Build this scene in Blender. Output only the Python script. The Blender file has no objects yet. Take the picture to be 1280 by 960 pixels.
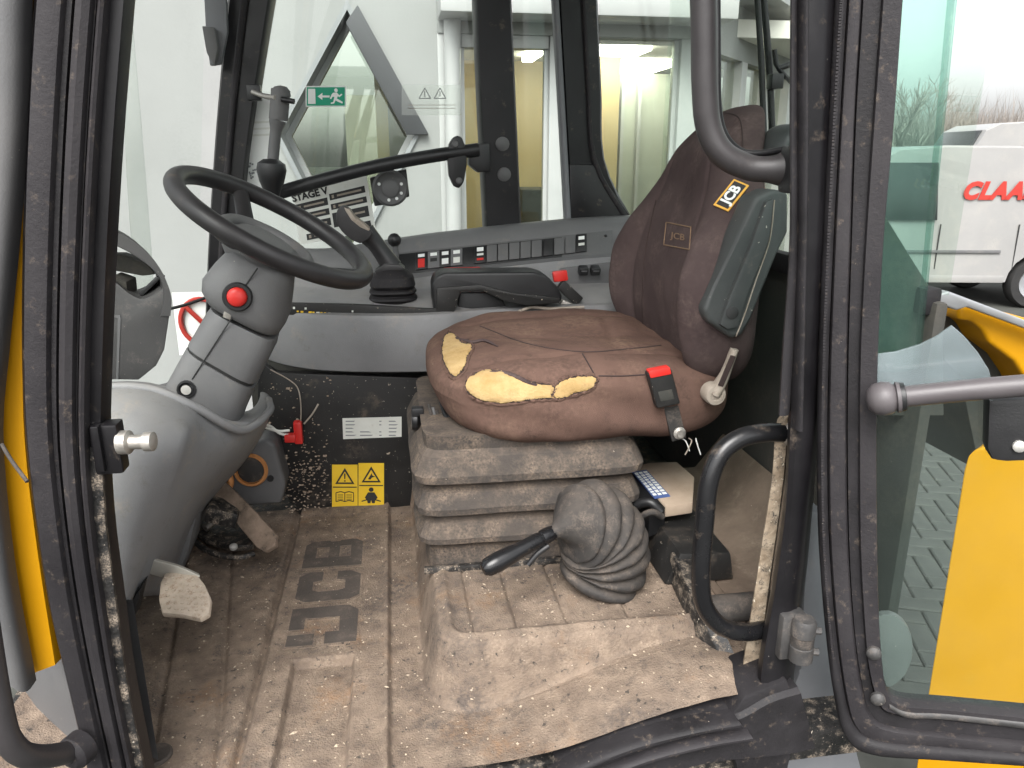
import bpy, bmesh, math, random
from mathutils import Vector, Matrix, noise
from mathutils.bvhtree import BVHTree

# ------------------------------------------------------------------ camera, sky, sun, exposure
scene = bpy.context.scene
COL = scene.collection
H = 1.85                       # eye height
FLOOR = 1.05                   # cab floor above the yard
YAW, PIT, FPX = math.radians(8.7), math.radians(16.5), 960.0
FWD = Vector((math.sin(YAW) * math.cos(PIT), math.cos(YAW) * math.cos(PIT), -math.sin(PIT)))
RGT = Vector((math.cos(YAW), -math.sin(YAW), 0))
UPV = RGT.cross(FWD)
EYE = Vector((0, 0, H))
cam = bpy.data.cameras.new('camera')
cam.sensor_width = 36
cam.lens = 36 * FPX / 1280
cam.clip_start, cam.clip_end = 0.02, 600
camo = bpy.data.objects.new('camera', cam)
COL.objects.link(camo)
camo.matrix_world = Matrix.Translation(EYE) @ Matrix((RGT, UPV, -FWD)).transposed().to_4x4()
scene.camera = camo

world = bpy.data.worlds.new('World')
scene.world = world
world.use_nodes = True
wn, wl = world.node_tree.nodes, world.node_tree.links
bg = wn['Background']
sky = wn.new('ShaderNodeTexSky')
sky.sky_type = 'NISHITA'
sky.sun_disc = False
SUN_EL, SUN_AZ = math.radians(50), math.radians(200)
sky.sun_elevation, sky.sun_rotation = SUN_EL, SUN_AZ
sky.air_density, sky.dust_density, sky.ozone_density = 1.0, 4.0, 1.0
hsv = wn.new('ShaderNodeHueSaturation')       # overcast: the cloud layer takes the blue out
hsv.inputs['Saturation'].default_value = 0.12
wl.new(sky.outputs[0], hsv.inputs['Color'])
wl.new(hsv.outputs[0], bg.inputs[0])
bg.inputs[1].default_value = 0.15
sun = bpy.data.lights.new('sun', 'SUN')
sun.energy, sun.angle, sun.color = 1.2, math.radians(40), (1, 0.97, 0.93)
suno = bpy.data.objects.new('sun', sun)
COL.objects.link(suno)
sd = Vector((math.sin(SUN_AZ) * math.cos(SUN_EL), math.cos(SUN_AZ) * math.cos(SUN_EL), math.sin(SUN_EL)))
suno.rotation_euler = (-sd).to_track_quat('-Z', 'Y').to_euler()
vs = scene.view_settings
vs.view_transform, vs.look, vs.exposure, vs.gamma = 'Standard', 'None', 1.35, 1.0
vs.use_curve_mapping = False

# ------------------------------------------------------------------ helpers
random.seed(7)
R = random.random


def U(a, b): return a + (b - a) * random.random()


def ray(px, py): return FWD + RGT * ((px - 640) / FPX) + UPV * ((480 - py) / FPX)


def P(px, py, Y=None, X=None, Z=None):
    """the point of the place that lies on the plane X, Y or Z = const along the sight line px, py"""
    d = ray(px, py)
    if Y is not None: t = Y / d.y
    elif X is not None: t = X / d.x
    else: t = (Z - H) / d.z
    return EYE + d * t


def PN(px, py, o, n):
    d = ray(px, py)
    return EYE + d * ((Vector(o) - EYE).dot(n) / d.dot(n))


def empty(name, loc, label=None, cat=None, group=None, kind=None):
    o = bpy.data.objects.new(name, None)
    COL.objects.link(o)
    o.location = loc
    o.empty_display_size = 0.05
    return tag(o, label, cat, group, kind)


def tag(o, label=None, cat=None, group=None, kind=None):
    if label: o['label'] = label
    if cat: o['category'] = cat
    if group: o['group'] = group
    if kind: o['kind'] = kind
    return o


def root_off(p):
    return p.location.copy() if p.type == 'EMPTY' else Vector()   # meshes keep world coordinates


def obj(name, me, m, parent=None):
    o = bpy.data.objects.new(name, me)
    COL.objects.link(o)
    if m is not None and not me.materials: me.materials.append(m)
    if parent is not None:
        o.parent = parent
        o.matrix_parent_inverse = Matrix.Translation(-root_off(parent))
    return o


def mesh(name, v, f, m, parent=None, smooth=35, sub=0):
    me = bpy.data.meshes.new(name)
    me.from_pydata([tuple(a) for a in v], [], f)
    bm = bmesh.new(); bm.from_mesh(me)
    bmesh.ops.remove_doubles(bm, verts=bm.verts, dist=1e-6)
    bmesh.ops.recalc_face_normals(bm, faces=bm.faces)
    bm.to_mesh(me); bm.free()
    fin(me, smooth)
    o = obj(name, me, m, parent)
    if sub:
        s = o.modifiers.new('sub', 'SUBSURF'); s.levels = s.render_levels = sub
    return o


def fin(me, smooth):
    if smooth:
        me.shade_smooth()
        me.set_sharp_from_angle(angle=math.radians(smooth))


def frombm(name, bm, m, parent=None, smooth=35):
    me = bpy.data.meshes.new(name)
    bmesh.ops.recalc_face_normals(bm, faces=bm.faces)
    bm.to_mesh(me); bm.free()
    fin(me, smooth)
    return obj(name, me, m, parent)


def cr(pts, n, closed=False):
    """Catmull-Rom resample of a list of points"""
    pts = [Vector(p) for p in pts]
    k = len(pts)
    out = []
    segs = k if closed else k - 1
    cnt = n if closed else n - 1
    for i in range(n):
        u = i / cnt * segs
        s = min(int(u), segs - 1)
        t = u - s
        if closed:
            a, b, c, d = (pts[(s + j) % k] for j in (-1, 0, 1, 2))
        else:
            b, c = pts[s], pts[s + 1]
            a = pts[s - 1] if s > 0 else b * 2 - c
            d = pts[s + 2] if s + 2 < k else c * 2 - b
        out.append(0.5 * ((2 * b) + (c - a) * t + (2 * a - 5 * b + 4 * c - d) * t * t + (3 * b - a - 3 * c + d) * t ** 3))
    return out


def tube(name, pts, r, m, parent=None, segs=12, n=None, closed=False, flat=None, smooth=50, cap=True):
    pts = [Vector(p) for p in pts]
    if n: pts = cr(pts, n, closed)
    k = len(pts)
    rf = r if callable(r) else (lambda t: r)
    v, f = [], []
    prev = None
    for i, p in enumerate(pts):
        if closed: tg = pts[(i + 1) % k] - pts[i - 1]
        else: tg = pts[min(i + 1, k - 1)] - pts[max(i - 1, 0)]
        tg.normalize()
        if prev is None:
            a = Vector((0, 0, 1)) if abs(tg.z) < .9 else Vector((0, 1, 0))
            nx = tg.cross(a).normalized()
        else:
            nx = (prev - tg * prev.dot(tg)).normalized()
        prev = nx
        ny = tg.cross(nx)
        rr = rf(i / max(k - 1, 1))
        fl = flat or (1, 1)
        for j in range(segs):
            an = 2 * math.pi * j / segs
            v.append(p + nx * (math.cos(an) * rr * fl[0]) + ny * (math.sin(an) * rr * fl[1]))
    for i in range(k if closed else k - 1):
        for j in range(segs):
            a, b = i * segs + j, i * segs + (j + 1) % segs
            c, d = ((i + 1) % k) * segs + (j + 1) % segs, ((i + 1) % k) * segs + j
            f.append((a, b, c, d))
    if not closed and cap:
        f.append(tuple(range(segs)))
        f.append(tuple(range((k - 1) * segs, k * segs)))
    return mesh(name, v, f, m, parent, smooth)


def lathe(name, o, axis, prof, m, parent=None, segs=24, smooth=40, sq=None):
    """prof: (radius, height along axis)"""
    o, ax = Vector(o), Vector(axis).normalized()
    a = Vector((0, 0, 1)) if abs(ax.z) < .9 else Vector((1, 0, 0))
    nx = ax.cross(a).normalized(); ny = ax.cross(nx)
    v, f = [], []
    for r, h in prof:
        for j in range(segs):
            t = 2 * math.pi * j / segs
            c, s = math.cos(t), math.sin(t)
            k = 1.0
            if sq: k = 1 / ((abs(c) ** sq + abs(s) ** sq) ** (1 / sq))
            v.append(o + ax * h + (nx * c + ny * s) * (max(r, 1e-5) * k))
    for i in range(len(prof) - 1):
        for j in range(segs):
            f.append((i * segs + j, i * segs + (j + 1) % segs, (i + 1) * segs + (j + 1) % segs, (i + 1) * segs + j))
    f.append(tuple(range(segs)))
    f.append(tuple(range((len(prof) - 1) * segs, len(prof) * segs)))
    return mesh(name, v, f, m, parent, smooth)


def prism(name, pts, dv, m, parent=None, bevel=0.0, seg=2, smooth=35):
    """planar outline swept along dv"""
    bm = bmesh.new()
    dv = Vector(dv)
    a = [bm.verts.new(Vector(p)) for p in pts]
    b = [bm.verts.new(Vector(p) + dv) for p in pts]
    n = len(pts)
    bm.faces.new(a); bm.faces.new(b[::-1])
    for i in range(n):
        bm.faces.new((a[i], b[i], b[(i + 1) % n], a[(i + 1) % n]))
    bmesh.ops.recalc_face_normals(bm, faces=bm.faces)
    if bevel:
        ed = [e for e in bm.edges if len(e.link_faces) == 2 and e.calc_face_angle(0) > .3]
        bmesh.ops.bevel(bm, geom=ed, offset=bevel, segments=seg, affect='EDGES', profile=.6, clamp_overlap=True)
    return frombm(name, bm, m, parent, smooth)


def pxprism(name, px, Y0, Y1, m, parent=None, bevel=0.0, seg=2, n=None):
    pts = [P(a, b, Y=Y0) for a, b in px]
    if n: pts = cr(pts, n, True)
    return prism(name, pts, (0, Y1 - Y0, 0), m, parent, bevel, seg)


def rbox(name, lo, hi, m, parent=None, bevel=0.004, seg=2, rot=None, smooth=35):
    lo, hi = Vector(lo), Vector(hi)
    c = (lo + hi) / 2
    bm = bmesh.new()
    bmesh.ops.create_cube(bm, size=1)
    for v in bm.verts:
        v.co = Vector((v.co.x * (hi.x - lo.x), v.co.y * (hi.y - lo.y), v.co.z * (hi.z - lo.z)))
    if bevel: bmesh.ops.bevel(bm, geom=list(bm.edges), offset=bevel, segments=seg, affect='EDGES', profile=.6, clamp_overlap=True)
    M = Matrix.Translation(c)
    if rot is not None: M = M @ rot.to_4x4()
    bmesh.ops.transform(bm, matrix=M, verts=bm.verts)
    return frombm(name, bm, m, parent, smooth)


def obox(name, c, ax, ay, az, m, parent=None, bevel=.002, seg=2):
    """box at c with half-axis vectors ax, ay, az"""
    c, ax, ay, az = map(Vector, (c, ax, ay, az))
    bm = bmesh.new()
    bmesh.ops.create_cube(bm, size=2)
    sc = Vector((ax.length, ay.length, az.length))
    for v in bm.verts: v.co = Vector((v.co.x * sc.x, v.co.y * sc.y, v.co.z * sc.z))
    if bevel: bmesh.ops.bevel(bm, geom=list(bm.edges), offset=bevel, segments=seg, affect='EDGES', profile=.6, clamp_overlap=True)
    x, y, z = ax.normalized(), ay.normalized(), az.normalized()
    for v in bm.verts: v.co = c + x * v.co.x + y * v.co.y + z * v.co.z
    return frombm(name, bm, m, parent)


def strip(name, L, Rr, m, parent=None, Y=None, depth=.03, prof=None, n=24, dvec=None, smooth=40, toroof=False):
    """solid band between two edge lines; prof is a ring of (across 0..1, depth 0..1)"""
    def pts(q): return [P(a[0], a[1], Y=a[2] if len(a) > 2 and not isinstance(a, Vector) else Y) if not isinstance(a, Vector) else a for a in q]
    L3, R3 = pts(L), pts(Rr)
    l, r = cr(L3, n), cr(R3, n)
    if toroof or (not isinstance(L[0], Vector) and L[0][1] == -40):      # carry a post on up to the roof
        for q in (l, r): q.insert(0, q[0] + (q[0] - q[1]) * ((2.525 - q[0].z) / (q[0].z - q[1].z)))
        n += 1
    prof = prof or ROUND
    dv = Vector(dvec) if dvec is not None else Vector((0, depth, 0))
    v, f = [], []
    k = len(prof)
    for a, b in zip(l, r):
        for s, d in prof: v.append(a + (b - a) * s + dv * d)
    for i in range(n - 1):
        for j in range(k):
            f.append((i * k + j, i * k + (j + 1) % k, (i + 1) * k + (j + 1) % k, (i + 1) * k + j))
    f.append(tuple(range(k))); f.append(tuple(range((n - 1) * k, n * k)))
    return mesh(name, v, f, m, parent, smooth)


ROUND = [(0, 1), (0, .45), (.04, .25), (.15, .08), (.35, 0), (.65, 0), (.85, .08), (.96, .25), (1, .45), (1, 1)]
FLATP = [(0, 1), (0, .1), (.06, 0), (.94, 0), (1, .1), (1, 1)]


def sblock(name, warp, m, parent=None, n=14, e=5.0, nz=None, smooth=60):
    """closed soft block: a cube grid pulled to a superellipsoid, then warped"""
    v, f = [], []
    idx = {}
    def vid(i, j, k):
        key = (i, j, k)
        if key not in idx:
            x, y, z = (2 * a / n - 1 for a in key)
            r = (abs(x) ** e + abs(y) ** e + abs(z) ** e) ** (1 / e)
            idx[key] = len(v)
            mx = max(abs(x), abs(y), abs(z))
            s = mx / r if r else 1
            v.append(warp(x * s, y * s, z * s))
        return idx[key]
    for a in range(n):
        for b in range(n):
            for side in (0, n):
                f.append((vid(side, a, b), vid(side, a + 1, b), vid(side, a + 1, b + 1), vid(side, a, b + 1)))
                f.append((vid(a, side, b), vid(a + 1, side, b), vid(a + 1, side, b + 1), vid(a, side, b + 1)))
                f.append((vid(a, b, side), vid(a + 1, b, side), vid(a + 1, b + 1, side), vid(a, b + 1, side)))
    return mesh(name, v, f, m, parent, smooth)


def sstep(a, b, x):
    t = min(max((x - a) / (b - a), 0), 1)
    return t * t * (3 - 2 * t)


def textmesh(name, body, size, m, parent, o, xd, yd, extrude=.0005, offset=0.0, shear=0.0, sx=1.0, align='CENTER', spacing=1.0):
    """flat lettering at o running along xd with its top towards yd"""
    cu = bpy.data.curves.new('lettering', 'FONT')
    cu.body, cu.size, cu.extrude, cu.offset, cu.shear = body, size, extrude, offset, shear
    cu.align_x, cu.align_y, cu.space_character = align, 'CENTER', spacing
    cu.resolution_u = 3
    t = bpy.data.objects.new('lettering', cu)
    COL.objects.link(t)
    dg = bpy.context.evaluated_depsgraph_get()
    me = bpy.data.meshes.new_from_object(t.evaluated_get(dg))
    bpy.data.objects.remove(t); bpy.data.curves.remove(cu)
    x = Vector(xd).normalized(); y = Vector(yd); y = (y - x * y.dot(x)).normalized(); z = x.cross(y)
    o = Vector(o)
    for w in me.vertices:
        c = w.co
        w.co = o + x * (c.x * sx) + y * c.y + z * c.z
    me.materials.clear()
    return obj(name, me, m, parent)


BV = {}
def bvh(o):
    if o.name not in BV:
        dg = bpy.context.evaluated_depsgraph_get()
        me = o.evaluated_get(dg).to_mesh()
        off = o.matrix_world
        BV[o.name] = BVHTree.FromPolygons([w.co.copy() for w in me.vertices], [tuple(p.vertices) for p in me.polygons])
    return BV[o.name]


def on(o, px, py):
    """where a sight line meets an object built in world coordinates"""
    d = ray(px, py).normalized()
    loc, nor, _, _ = bvh(o).ray_cast(EYE, d)
    if loc is None: return None, None
    if nor.dot(d) > 0: nor = -nor
    return loc, nor


def inside(p, poly):
    c = False
    j = len(poly) - 1
    for i in range(len(poly)):
        a, b = poly[i], poly[j]
        if (a[1] > p[1]) != (b[1] > p[1]) and p[0] < (b[0] - a[0]) * (p[1] - a[1]) / (b[1] - a[1]) + a[0]: c = not c
        j = i
    return c


def patch(name, base, poly, m, parent, off=.0015, step=3.0, bulge=0.0, smooth=60):
    """a skin lying on a curved base, outline given by sight lines; follows the base surface"""
    bm = bmesh.new()
    lo = (min(a[0] for a in poly), min(a[1] for a in poly)); hi = (max(a[0] for a in poly), max(a[1] for a in poly))
    vv = [bm.verts.new((a[0], a[1], 0)) for a in poly]
    fc = bm.faces.new(vv)
    bmesh.ops.triangulate(bm, faces=[fc])
    for ax in (0, 1):
        k = lo[ax] + step
        while k < hi[ax]:
            co = [0, 0, 0]; co[ax] = k
            no = [0, 0, 0]; no[ax] = 1
            bmesh.ops.bisect_plane(bm, geom=list(bm.verts) + list(bm.edges) + list(bm.faces), plane_co=co, plane_no=no)
            k += step
    bm.verts.ensure_lookup_table()
    bad = []
    edge = {w for e in bm.edges if len(e.link_faces) == 1 for w in e.verts}
    for w in bm.verts:
        l, nn = on(base, w.co.x, w.co.y)
        if l is None: bad.append(w); continue
        w.co = l + nn * (off + (0 if w in edge else bulge + bulge * .8 * noise.noise(l * 60)))
    bmesh.ops.delete(bm, geom=bad, context='VERTS')
    me = bpy.data.meshes.new(name)
    bm.to_mesh(me); bm.free()
    fin(me, smooth)
    return obj(name, me, m, parent)


def ragged(name, base, poly, m, parent, r=.002, amp=1.5, n=90, off=.001):
    """a frayed cord of torn cloth round a hole"""
    pts = []
    loop = cr([(a, b, 0) for a, b in poly], n, True)
    for q in loop:
        l, nn = on(base, q.x + U(-amp, amp), q.y + U(-amp, amp))
        if l is not None: pts.append(l + nn * (off + U(0, .0015)))
    return tube(name, pts, lambda t: r * U(.6, 1.4), m, parent, segs=6, closed=True)


def textwrap(name, body, base, c, ex, ey, m, parent, off=.001, bold=.02):
    """lettering that follows a curved surface: ex, ey are the steps of one letter size in sight-line units"""
    cu = bpy.data.curves.new('lettering', 'FONT')
    cu.body, cu.size, cu.offset, cu.align_x, cu.align_y, cu.resolution_u = body, 1.0, bold, 'CENTER', 'CENTER', 3
    t = bpy.data.objects.new('lettering', cu); COL.objects.link(t)
    me = bpy.data.meshes.new_from_object(t.evaluated_get(bpy.context.evaluated_depsgraph_get()))
    bpy.data.objects.remove(t); bpy.data.curves.remove(cu)
    bm = bmesh.new(); bm.from_mesh(me)
    bmesh.ops.triangulate(bm, faces=bm.faces)
    bmesh.ops.subdivide_edges(bm, edges=bm.edges, cuts=2)
    bad = []
    for w in bm.verts:
        l, nn = on(base, c[0] + ex[0] * w.co.x + ey[0] * w.co.y, c[1] + ex[1] * w.co.x + ey[1] * w.co.y)
        if l is None: bad.append(w)
        else: w.co = l + nn * off
    bmesh.ops.delete(bm, geom=bad, context='VERTS')
    bm.to_mesh(me); bm.free(); me.materials.clear()
    return obj(name, me, m, parent)


# ------------------------------------------------------------------ materials
MATS = {}
def mat(name, c1, c2=None, scale=8.0, rough=.5, r2=None, metal=0.0, bump=0.0, bscale=150.0, dust=None, speck=None, up=None, coat=0.0, detail=6.0, lo=.35, hi=.65, spec=.5, voro=None):
    m = bpy.data.materials.new(name)
    m.use_nodes = True
    N, Lk = m.node_tree.nodes, m.node_tree.links
    b = N['Principled BSDF']
    b.inputs['Metallic'].default_value = metal
    b.inputs['Coat Weight'].default_value = coat
    b.inputs['Specular IOR Level'].default_value = spec
    tc = N.new('ShaderNodeTexCoord')
    def nz(sc, dt=6.0):
        t = N.new('ShaderNodeTexNoise')
        t.inputs['Scale'].default_value = sc
        t.inputs['Detail'].default_value = dt
        t.inputs['Roughness'].default_value = .62
        Lk.new(tc.outputs['Object'], t.inputs['Vector'])
        return t.outputs['Fac']
    def ramp(src, a, z):
        r_ = N.new('ShaderNodeMapRange')
        r_.inputs['From Min'].default_value, r_.inputs['From Max'].default_value = a, z
        Lk.new(src, r_.inputs['Value'])
        return r_.outputs['Result']
    def mix(f, A, B):
        x = N.new('ShaderNodeMix'); x.data_type = 'RGBA'
        Lk.new(f, x.inputs['Factor'])
        for s, q in ((6, A), (7, B)):
            if isinstance(q, tuple): x.inputs[s].default_value = (*q, 1)
            else: Lk.new(q, x.inputs[s])
        return x.outputs[2]
    c2 = c2 or tuple(min(1, k * 1.15) for k in c1)
    n1 = nz(scale, detail)
    f1 = ramp(n1, lo, hi)
    col = mix(f1, c1, c2)
    rg = N.new('ShaderNodeMapRange')
    rg.inputs['To Min'].default_value, rg.inputs['To Max'].default_value = rough, (r2 if r2 is not None else min(1, rough + .12))
    Lk.new(f1, rg.inputs['Value'])
    ro = rg.outputs['Result']
    def rmix(f, v):
        x = N.new('ShaderNodeMix')
        Lk.new(f, x.inputs[0]); Lk.new(ro, x.inputs[2]); x.inputs[3].default_value = v
        return x.outputs[0]
    if dust:                                     # (colour, from, to, scale)
        for dc, a, z, sc in (dust if isinstance(dust, list) else [dust]):
            f = ramp(nz(sc, 8), a, z)
            fm = N.new('ShaderNodeMath'); fm.operation = 'MULTIPLY'
            Lk.new(f, fm.inputs[0]); Lk.new(ramp(nz(sc * 7 + 60, 5), .36, .60), fm.inputs[1])
            f = fm.outputs[0]
            col = mix(f, col, dc); ro = rmix(f, .9)
    if up:                                       # dust that has settled on what faces up
        uc, amt, sc = up
        g = N.new('ShaderNodeNewGeometry')
        s = N.new('ShaderNodeSeparateXYZ'); Lk.new(g.outputs['Normal'], s.inputs[0])
        f = ramp(s.outputs['Z'], .2, 1.0)
        mu = N.new('ShaderNodeMath'); mu.operation = 'MULTIPLY'
        Lk.new(f, mu.inputs[0]); Lk.new(ramp(nz(sc, 8), .3, .7), mu.inputs[1])
        m2 = N.new('ShaderNodeMath'); m2.operation = 'MULTIPLY'; m2.inputs[1].default_value = amt
        Lk.new(mu.outputs[0], m2.inputs[0])
        col = mix(m2.outputs[0], col, uc); ro = rmix(m2.outputs[0], .9)
    if speck:                                    # crumbs and chips: (colour, threshold, scale)
        for q in (speck if isinstance(speck, list) else [speck]):
            sc_, th, ss = q
            f = ramp(nz(ss, 3), th, th + .03)
            col = mix(f, col, sc_); ro = rmix(f, .8)
    Lk.new(col, b.inputs['Base Color'])
    Lk.new(ro, b.inputs['Roughness'])
    if bump or voro:
        bp = N.new('ShaderNodeBump')
        bp.inputs['Distance'].default_value = .002
        bp.inputs['Strength'].default_value = bump or .3
        if voro:
            vt = N.new('ShaderNodeTexVoronoi'); vt.inputs['Scale'].default_value = voro
            Lk.new(tc.outputs['Object'], vt.inputs['Vector'])
            ad = N.new('ShaderNodeMath'); ad.operation = 'ADD'
            Lk.new(vt.outputs['Distance'], ad.inputs[0]); Lk.new(nz(bscale, 4), ad.inputs[1])
            Lk.new(ad.outputs[0], bp.inputs['Height'])
        else:
            Lk.new(nz(bscale, 4), bp.inputs['Height'])
        Lk.new(bp.outputs[0], b.inputs['Normal'])
    MATS[name] = m
    return m


def glass(name, tint, refl=.08, rough=.02, film=0.0, filmc=(.7, .75, .75), graz=.35):
    """thin pane: tinted see-through, a share of mirror that grows at grazing angles, and a diffuse film of dust and painted haze"""
    m = bpy.data.materials.new(name)
    m.use_nodes = True
    N, Lk = m.node_tree.nodes, m.node_tree.links
    N.remove(N['Principled BSDF'])
    out = N['Material Output']
    tr = N.new('ShaderNodeBsdfTransparent'); tr.inputs[0].default_value = (*tint, 1)
    gl = N.new('ShaderNodeBsdfGlossy'); gl.inputs['Roughness'].default_value = rough
    fr = N.new('ShaderNodeFresnel'); fr.inputs[0].default_value = 1.5
    mu = N.new('ShaderNodeMath'); mu.operation = 'MULTIPLY'; mu.inputs[1].default_value = refl / .04
    Lk.new(fr.outputs[0], mu.inputs[0])
    mx = N.new('ShaderNodeMixShader')
    mn = N.new('ShaderNodeMath'); mn.operation = 'MINIMUM'; mn.inputs[1].default_value = graz
    Lk.new(mu.outputs[0], mn.inputs[0])
    Lk.new(mn.outputs[0], mx.inputs[0]); Lk.new(tr.outputs[0], mx.inputs[1]); Lk.new(gl.outputs[0], mx.inputs[2])
    last = mx
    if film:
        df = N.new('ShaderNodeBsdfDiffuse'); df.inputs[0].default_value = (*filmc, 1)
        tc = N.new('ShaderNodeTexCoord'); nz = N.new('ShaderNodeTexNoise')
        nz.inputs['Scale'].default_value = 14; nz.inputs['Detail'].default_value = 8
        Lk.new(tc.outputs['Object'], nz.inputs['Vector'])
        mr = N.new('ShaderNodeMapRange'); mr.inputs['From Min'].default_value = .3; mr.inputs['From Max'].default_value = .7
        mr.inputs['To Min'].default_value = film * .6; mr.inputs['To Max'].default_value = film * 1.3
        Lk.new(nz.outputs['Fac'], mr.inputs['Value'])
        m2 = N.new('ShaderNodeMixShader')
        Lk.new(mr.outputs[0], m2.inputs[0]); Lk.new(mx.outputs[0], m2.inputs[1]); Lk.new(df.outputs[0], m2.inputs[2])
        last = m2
    Lk.new(last.outputs[0], out.inputs[0])
    MATS[name] = m
    return m


def lampmat(name, c, s):
    m = bpy.data.materials.new(name); m.use_nodes = True
    b = m.node_tree.nodes['Principled BSDF']
    b.inputs['Base Color'].default_value = (*c, 1)
    b.inputs['Emission Color'].default_value = (*c, 1)
    b.inputs['Emission Strength'].default_value = s
    return m


DUSTC = (.30, .23, .17)
GRIT = (.42, .34, .26)
M_rubber = mat('black_rubber', (.012, .011, .012), (.022, .020, .022), 12, .55, .7, bump=.3, bscale=220, dust=(DUSTC, .58, 1.0, 75), speck=((.3, .26, .22), .74, 170), spec=.3)
M_rubber2 = mat('grey_rubber', (.019, .017, .019), (.032, .029, .031), 9, .55, .7, bump=.3, bscale=220, dust=(DUSTC, .58, 1.0, 70), speck=((.3, .26, .22), .745, 170), spec=.3)
M_black = mat('black_paint', (.007, .0065, .0075), (.012, .011, .0125), 10, .30, .45, spec=.35, bump=.1, bscale=90, dust=(DUSTC, .60, 1.0, 30), speck=((.35, .33, .3), .74, 160))
M_blackgrit = mat('gritty_black_paint', (.012, .012, .012), (.03, .027, .025), 30, .35, .7, bump=.8, bscale=160, dust=(GRIT, .50, .72, 60), speck=[((.5, .44, .36), .68, 150), ((.40, .34, .28), .68, 330)])
M_grit = mat('caked_dirt', (.20, .15, .10), (.42, .34, .25), 40, .9, 1, bump=1.0, bscale=110, dust=((.05, .045, .04), .5, .62, 60), speck=((.6, .53, .42), .64, 130))
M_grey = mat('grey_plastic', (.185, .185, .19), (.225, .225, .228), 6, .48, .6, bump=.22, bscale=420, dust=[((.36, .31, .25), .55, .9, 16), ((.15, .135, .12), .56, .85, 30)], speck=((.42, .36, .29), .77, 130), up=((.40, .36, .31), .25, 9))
M_dgrey = mat('dark_grey_plastic', (.10, .10, .102), (.125, .123, .122), 7, .5, .62, bump=.2, bscale=420, dust=((.27, .23, .19), .60, .95, 9), speck=((.42, .38, .33), .72, 150))
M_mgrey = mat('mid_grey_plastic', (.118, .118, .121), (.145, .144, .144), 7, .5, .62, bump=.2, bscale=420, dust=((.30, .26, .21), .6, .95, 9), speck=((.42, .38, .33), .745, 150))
M_blk = mat('black_plastic', (.011, .011, .012), (.018, .018, .019), 12, .33, .5, bump=.15, bscale=380, dust=(DUSTC, .66, 1.0, 18))
M_blkdirty = mat('dirty_black_plastic', (.012, .012, .012), (.02, .019, .018), 12, .38, .6, bump=.2, bscale=300, dust=(DUSTC, .58, .85, 7), speck=[((.45, .38, .3), .70, 90), ((.5, .45, .38), .70, 210)])
M_gloss = mat('glossy_black_enamel', (.007, .007, .008), (.011, .011, .012), 10, .22, .32, spec=.4, coat=.15, bump=.06, bscale=120, dust=(DUSTC, .60, 1.0, 30))
M_iron = mat('dusty_dark_iron', (.035, .034, .034), (.06, .057, .055), 20, .5, .65, bump=.3, bscale=160, dust=((.22, .18, .15), .5, .85, 50), speck=((.4, .36, .3), .72, 150))
M_pod = mat('dark_pod_plastic', (.045, .044, .044), (.062, .060, .059), 7, .52, .65, bump=.2, bscale=420, dust=((.2, .17, .15), .55, .95, 40), speck=((.42, .38, .33), .72, 150))
M_wheel = mat('steering_wheel_rubber', (.017, .016, .017), (.028, .026, .027), 14, .38, .5, bump=.12, bscale=500, dust=(DUSTC, .66, 1, 14))
M_fabric = mat('brown_seat_cloth', (.066, .047, .046), (.090, .065, .062), 5, .92, 1, bump=.7, bscale=900, dust=[((.20, .15, .13), .50, .95, 12), ((.035, .025, .024), .52, .85, 7)], speck=((.4, .32, .25), .77, 170), spec=.15)
M_fabric2 = mat('worn_seat_cloth', (.105, .063, .050), (.160, .098, .076), 6, .92, 1, bump=.7, bscale=900, dust=[((.30, .20, .14), .5, .9, 9), ((.05, .032, .027), .5, .8, 6), ((.05, .033, .028), .54, .8, 28)], speck=((.4, .32, .25), .745, 170), spec=.15)
M_piping = mat('seam_cord', (.035, .022, .02), None, 20, .9, bump=.4, bscale=600)
M_foam = mat('torn_foam', (.37, .245, .10), (.50, .355, .175), 26, .95, 1, bump=.9, bscale=260, dust=((.26, .16, .08), .54, .8, 40), spec=.1)
M_fray = mat('frayed_cloth', (.022, .015, .013), (.06, .04, .033), 60, .95, 1, bump=.6, bscale=400)
M_matb = mat('dirty_floor_mat', (.125, .092, .069), (.225, .170, .127), 20, .8, .95, bump=.55, bscale=240, dust=[((.30, .23, .17), .46, .74, 30), ((.065, .055, .05), .50, .72, 6.5), ((.24, .125, .055), .55, .80, 8.3), ((.075, .06, .05), .52, .70, 45)], speck=[((.46, .38, .30), .72, 120), ((.05, .04, .032), .66, 90), ((.40, .33, .25), .70, 260)], voro=330, detail=10)
M_matgrey = mat('worn_grey_mat', (.052, .043, .037), (.085, .069, .058), 20, .8, .95, bump=.5, bscale=240, dust=((.19, .145, .11), .52, .8, 40), speck=((.42, .36, .28), .71, 120))
M_boot = mat('dusty_bellows_rubber', (.026, .024, .023), (.046, .041, .037), 24, .75, .9, bump=.5, bscale=200, dust=((.19, .15, .12), .48, .8, 40), up=((.18, .14, .11), .35, 34), speck=((.42, .36, .28), .74, 140))
M_bell = mat('dusty_seat_bellows', (.036, .031, .028), (.065, .054, .046), 20, .8, .95, bump=.6, bscale=260, dust=[((.22, .165, .12), .42, .74, 26), ((.04, .034, .03), .5, .7, 9)], up=((.19, .145, .11), .5, 34), speck=((.45, .38, .3), .73, 120))
M_steel = mat('worn_steel', (.36, .34, .31), (.5, .47, .43), 30, .35, .6, metal=.8, bump=.3, bscale=150, dust=((.22, .12, .06), .6, .8, 40))
M_bolt = mat('pale_bolt', (.5, .49, .46), (.62, .6, .56), 60, .4, .6, metal=.4)
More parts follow.
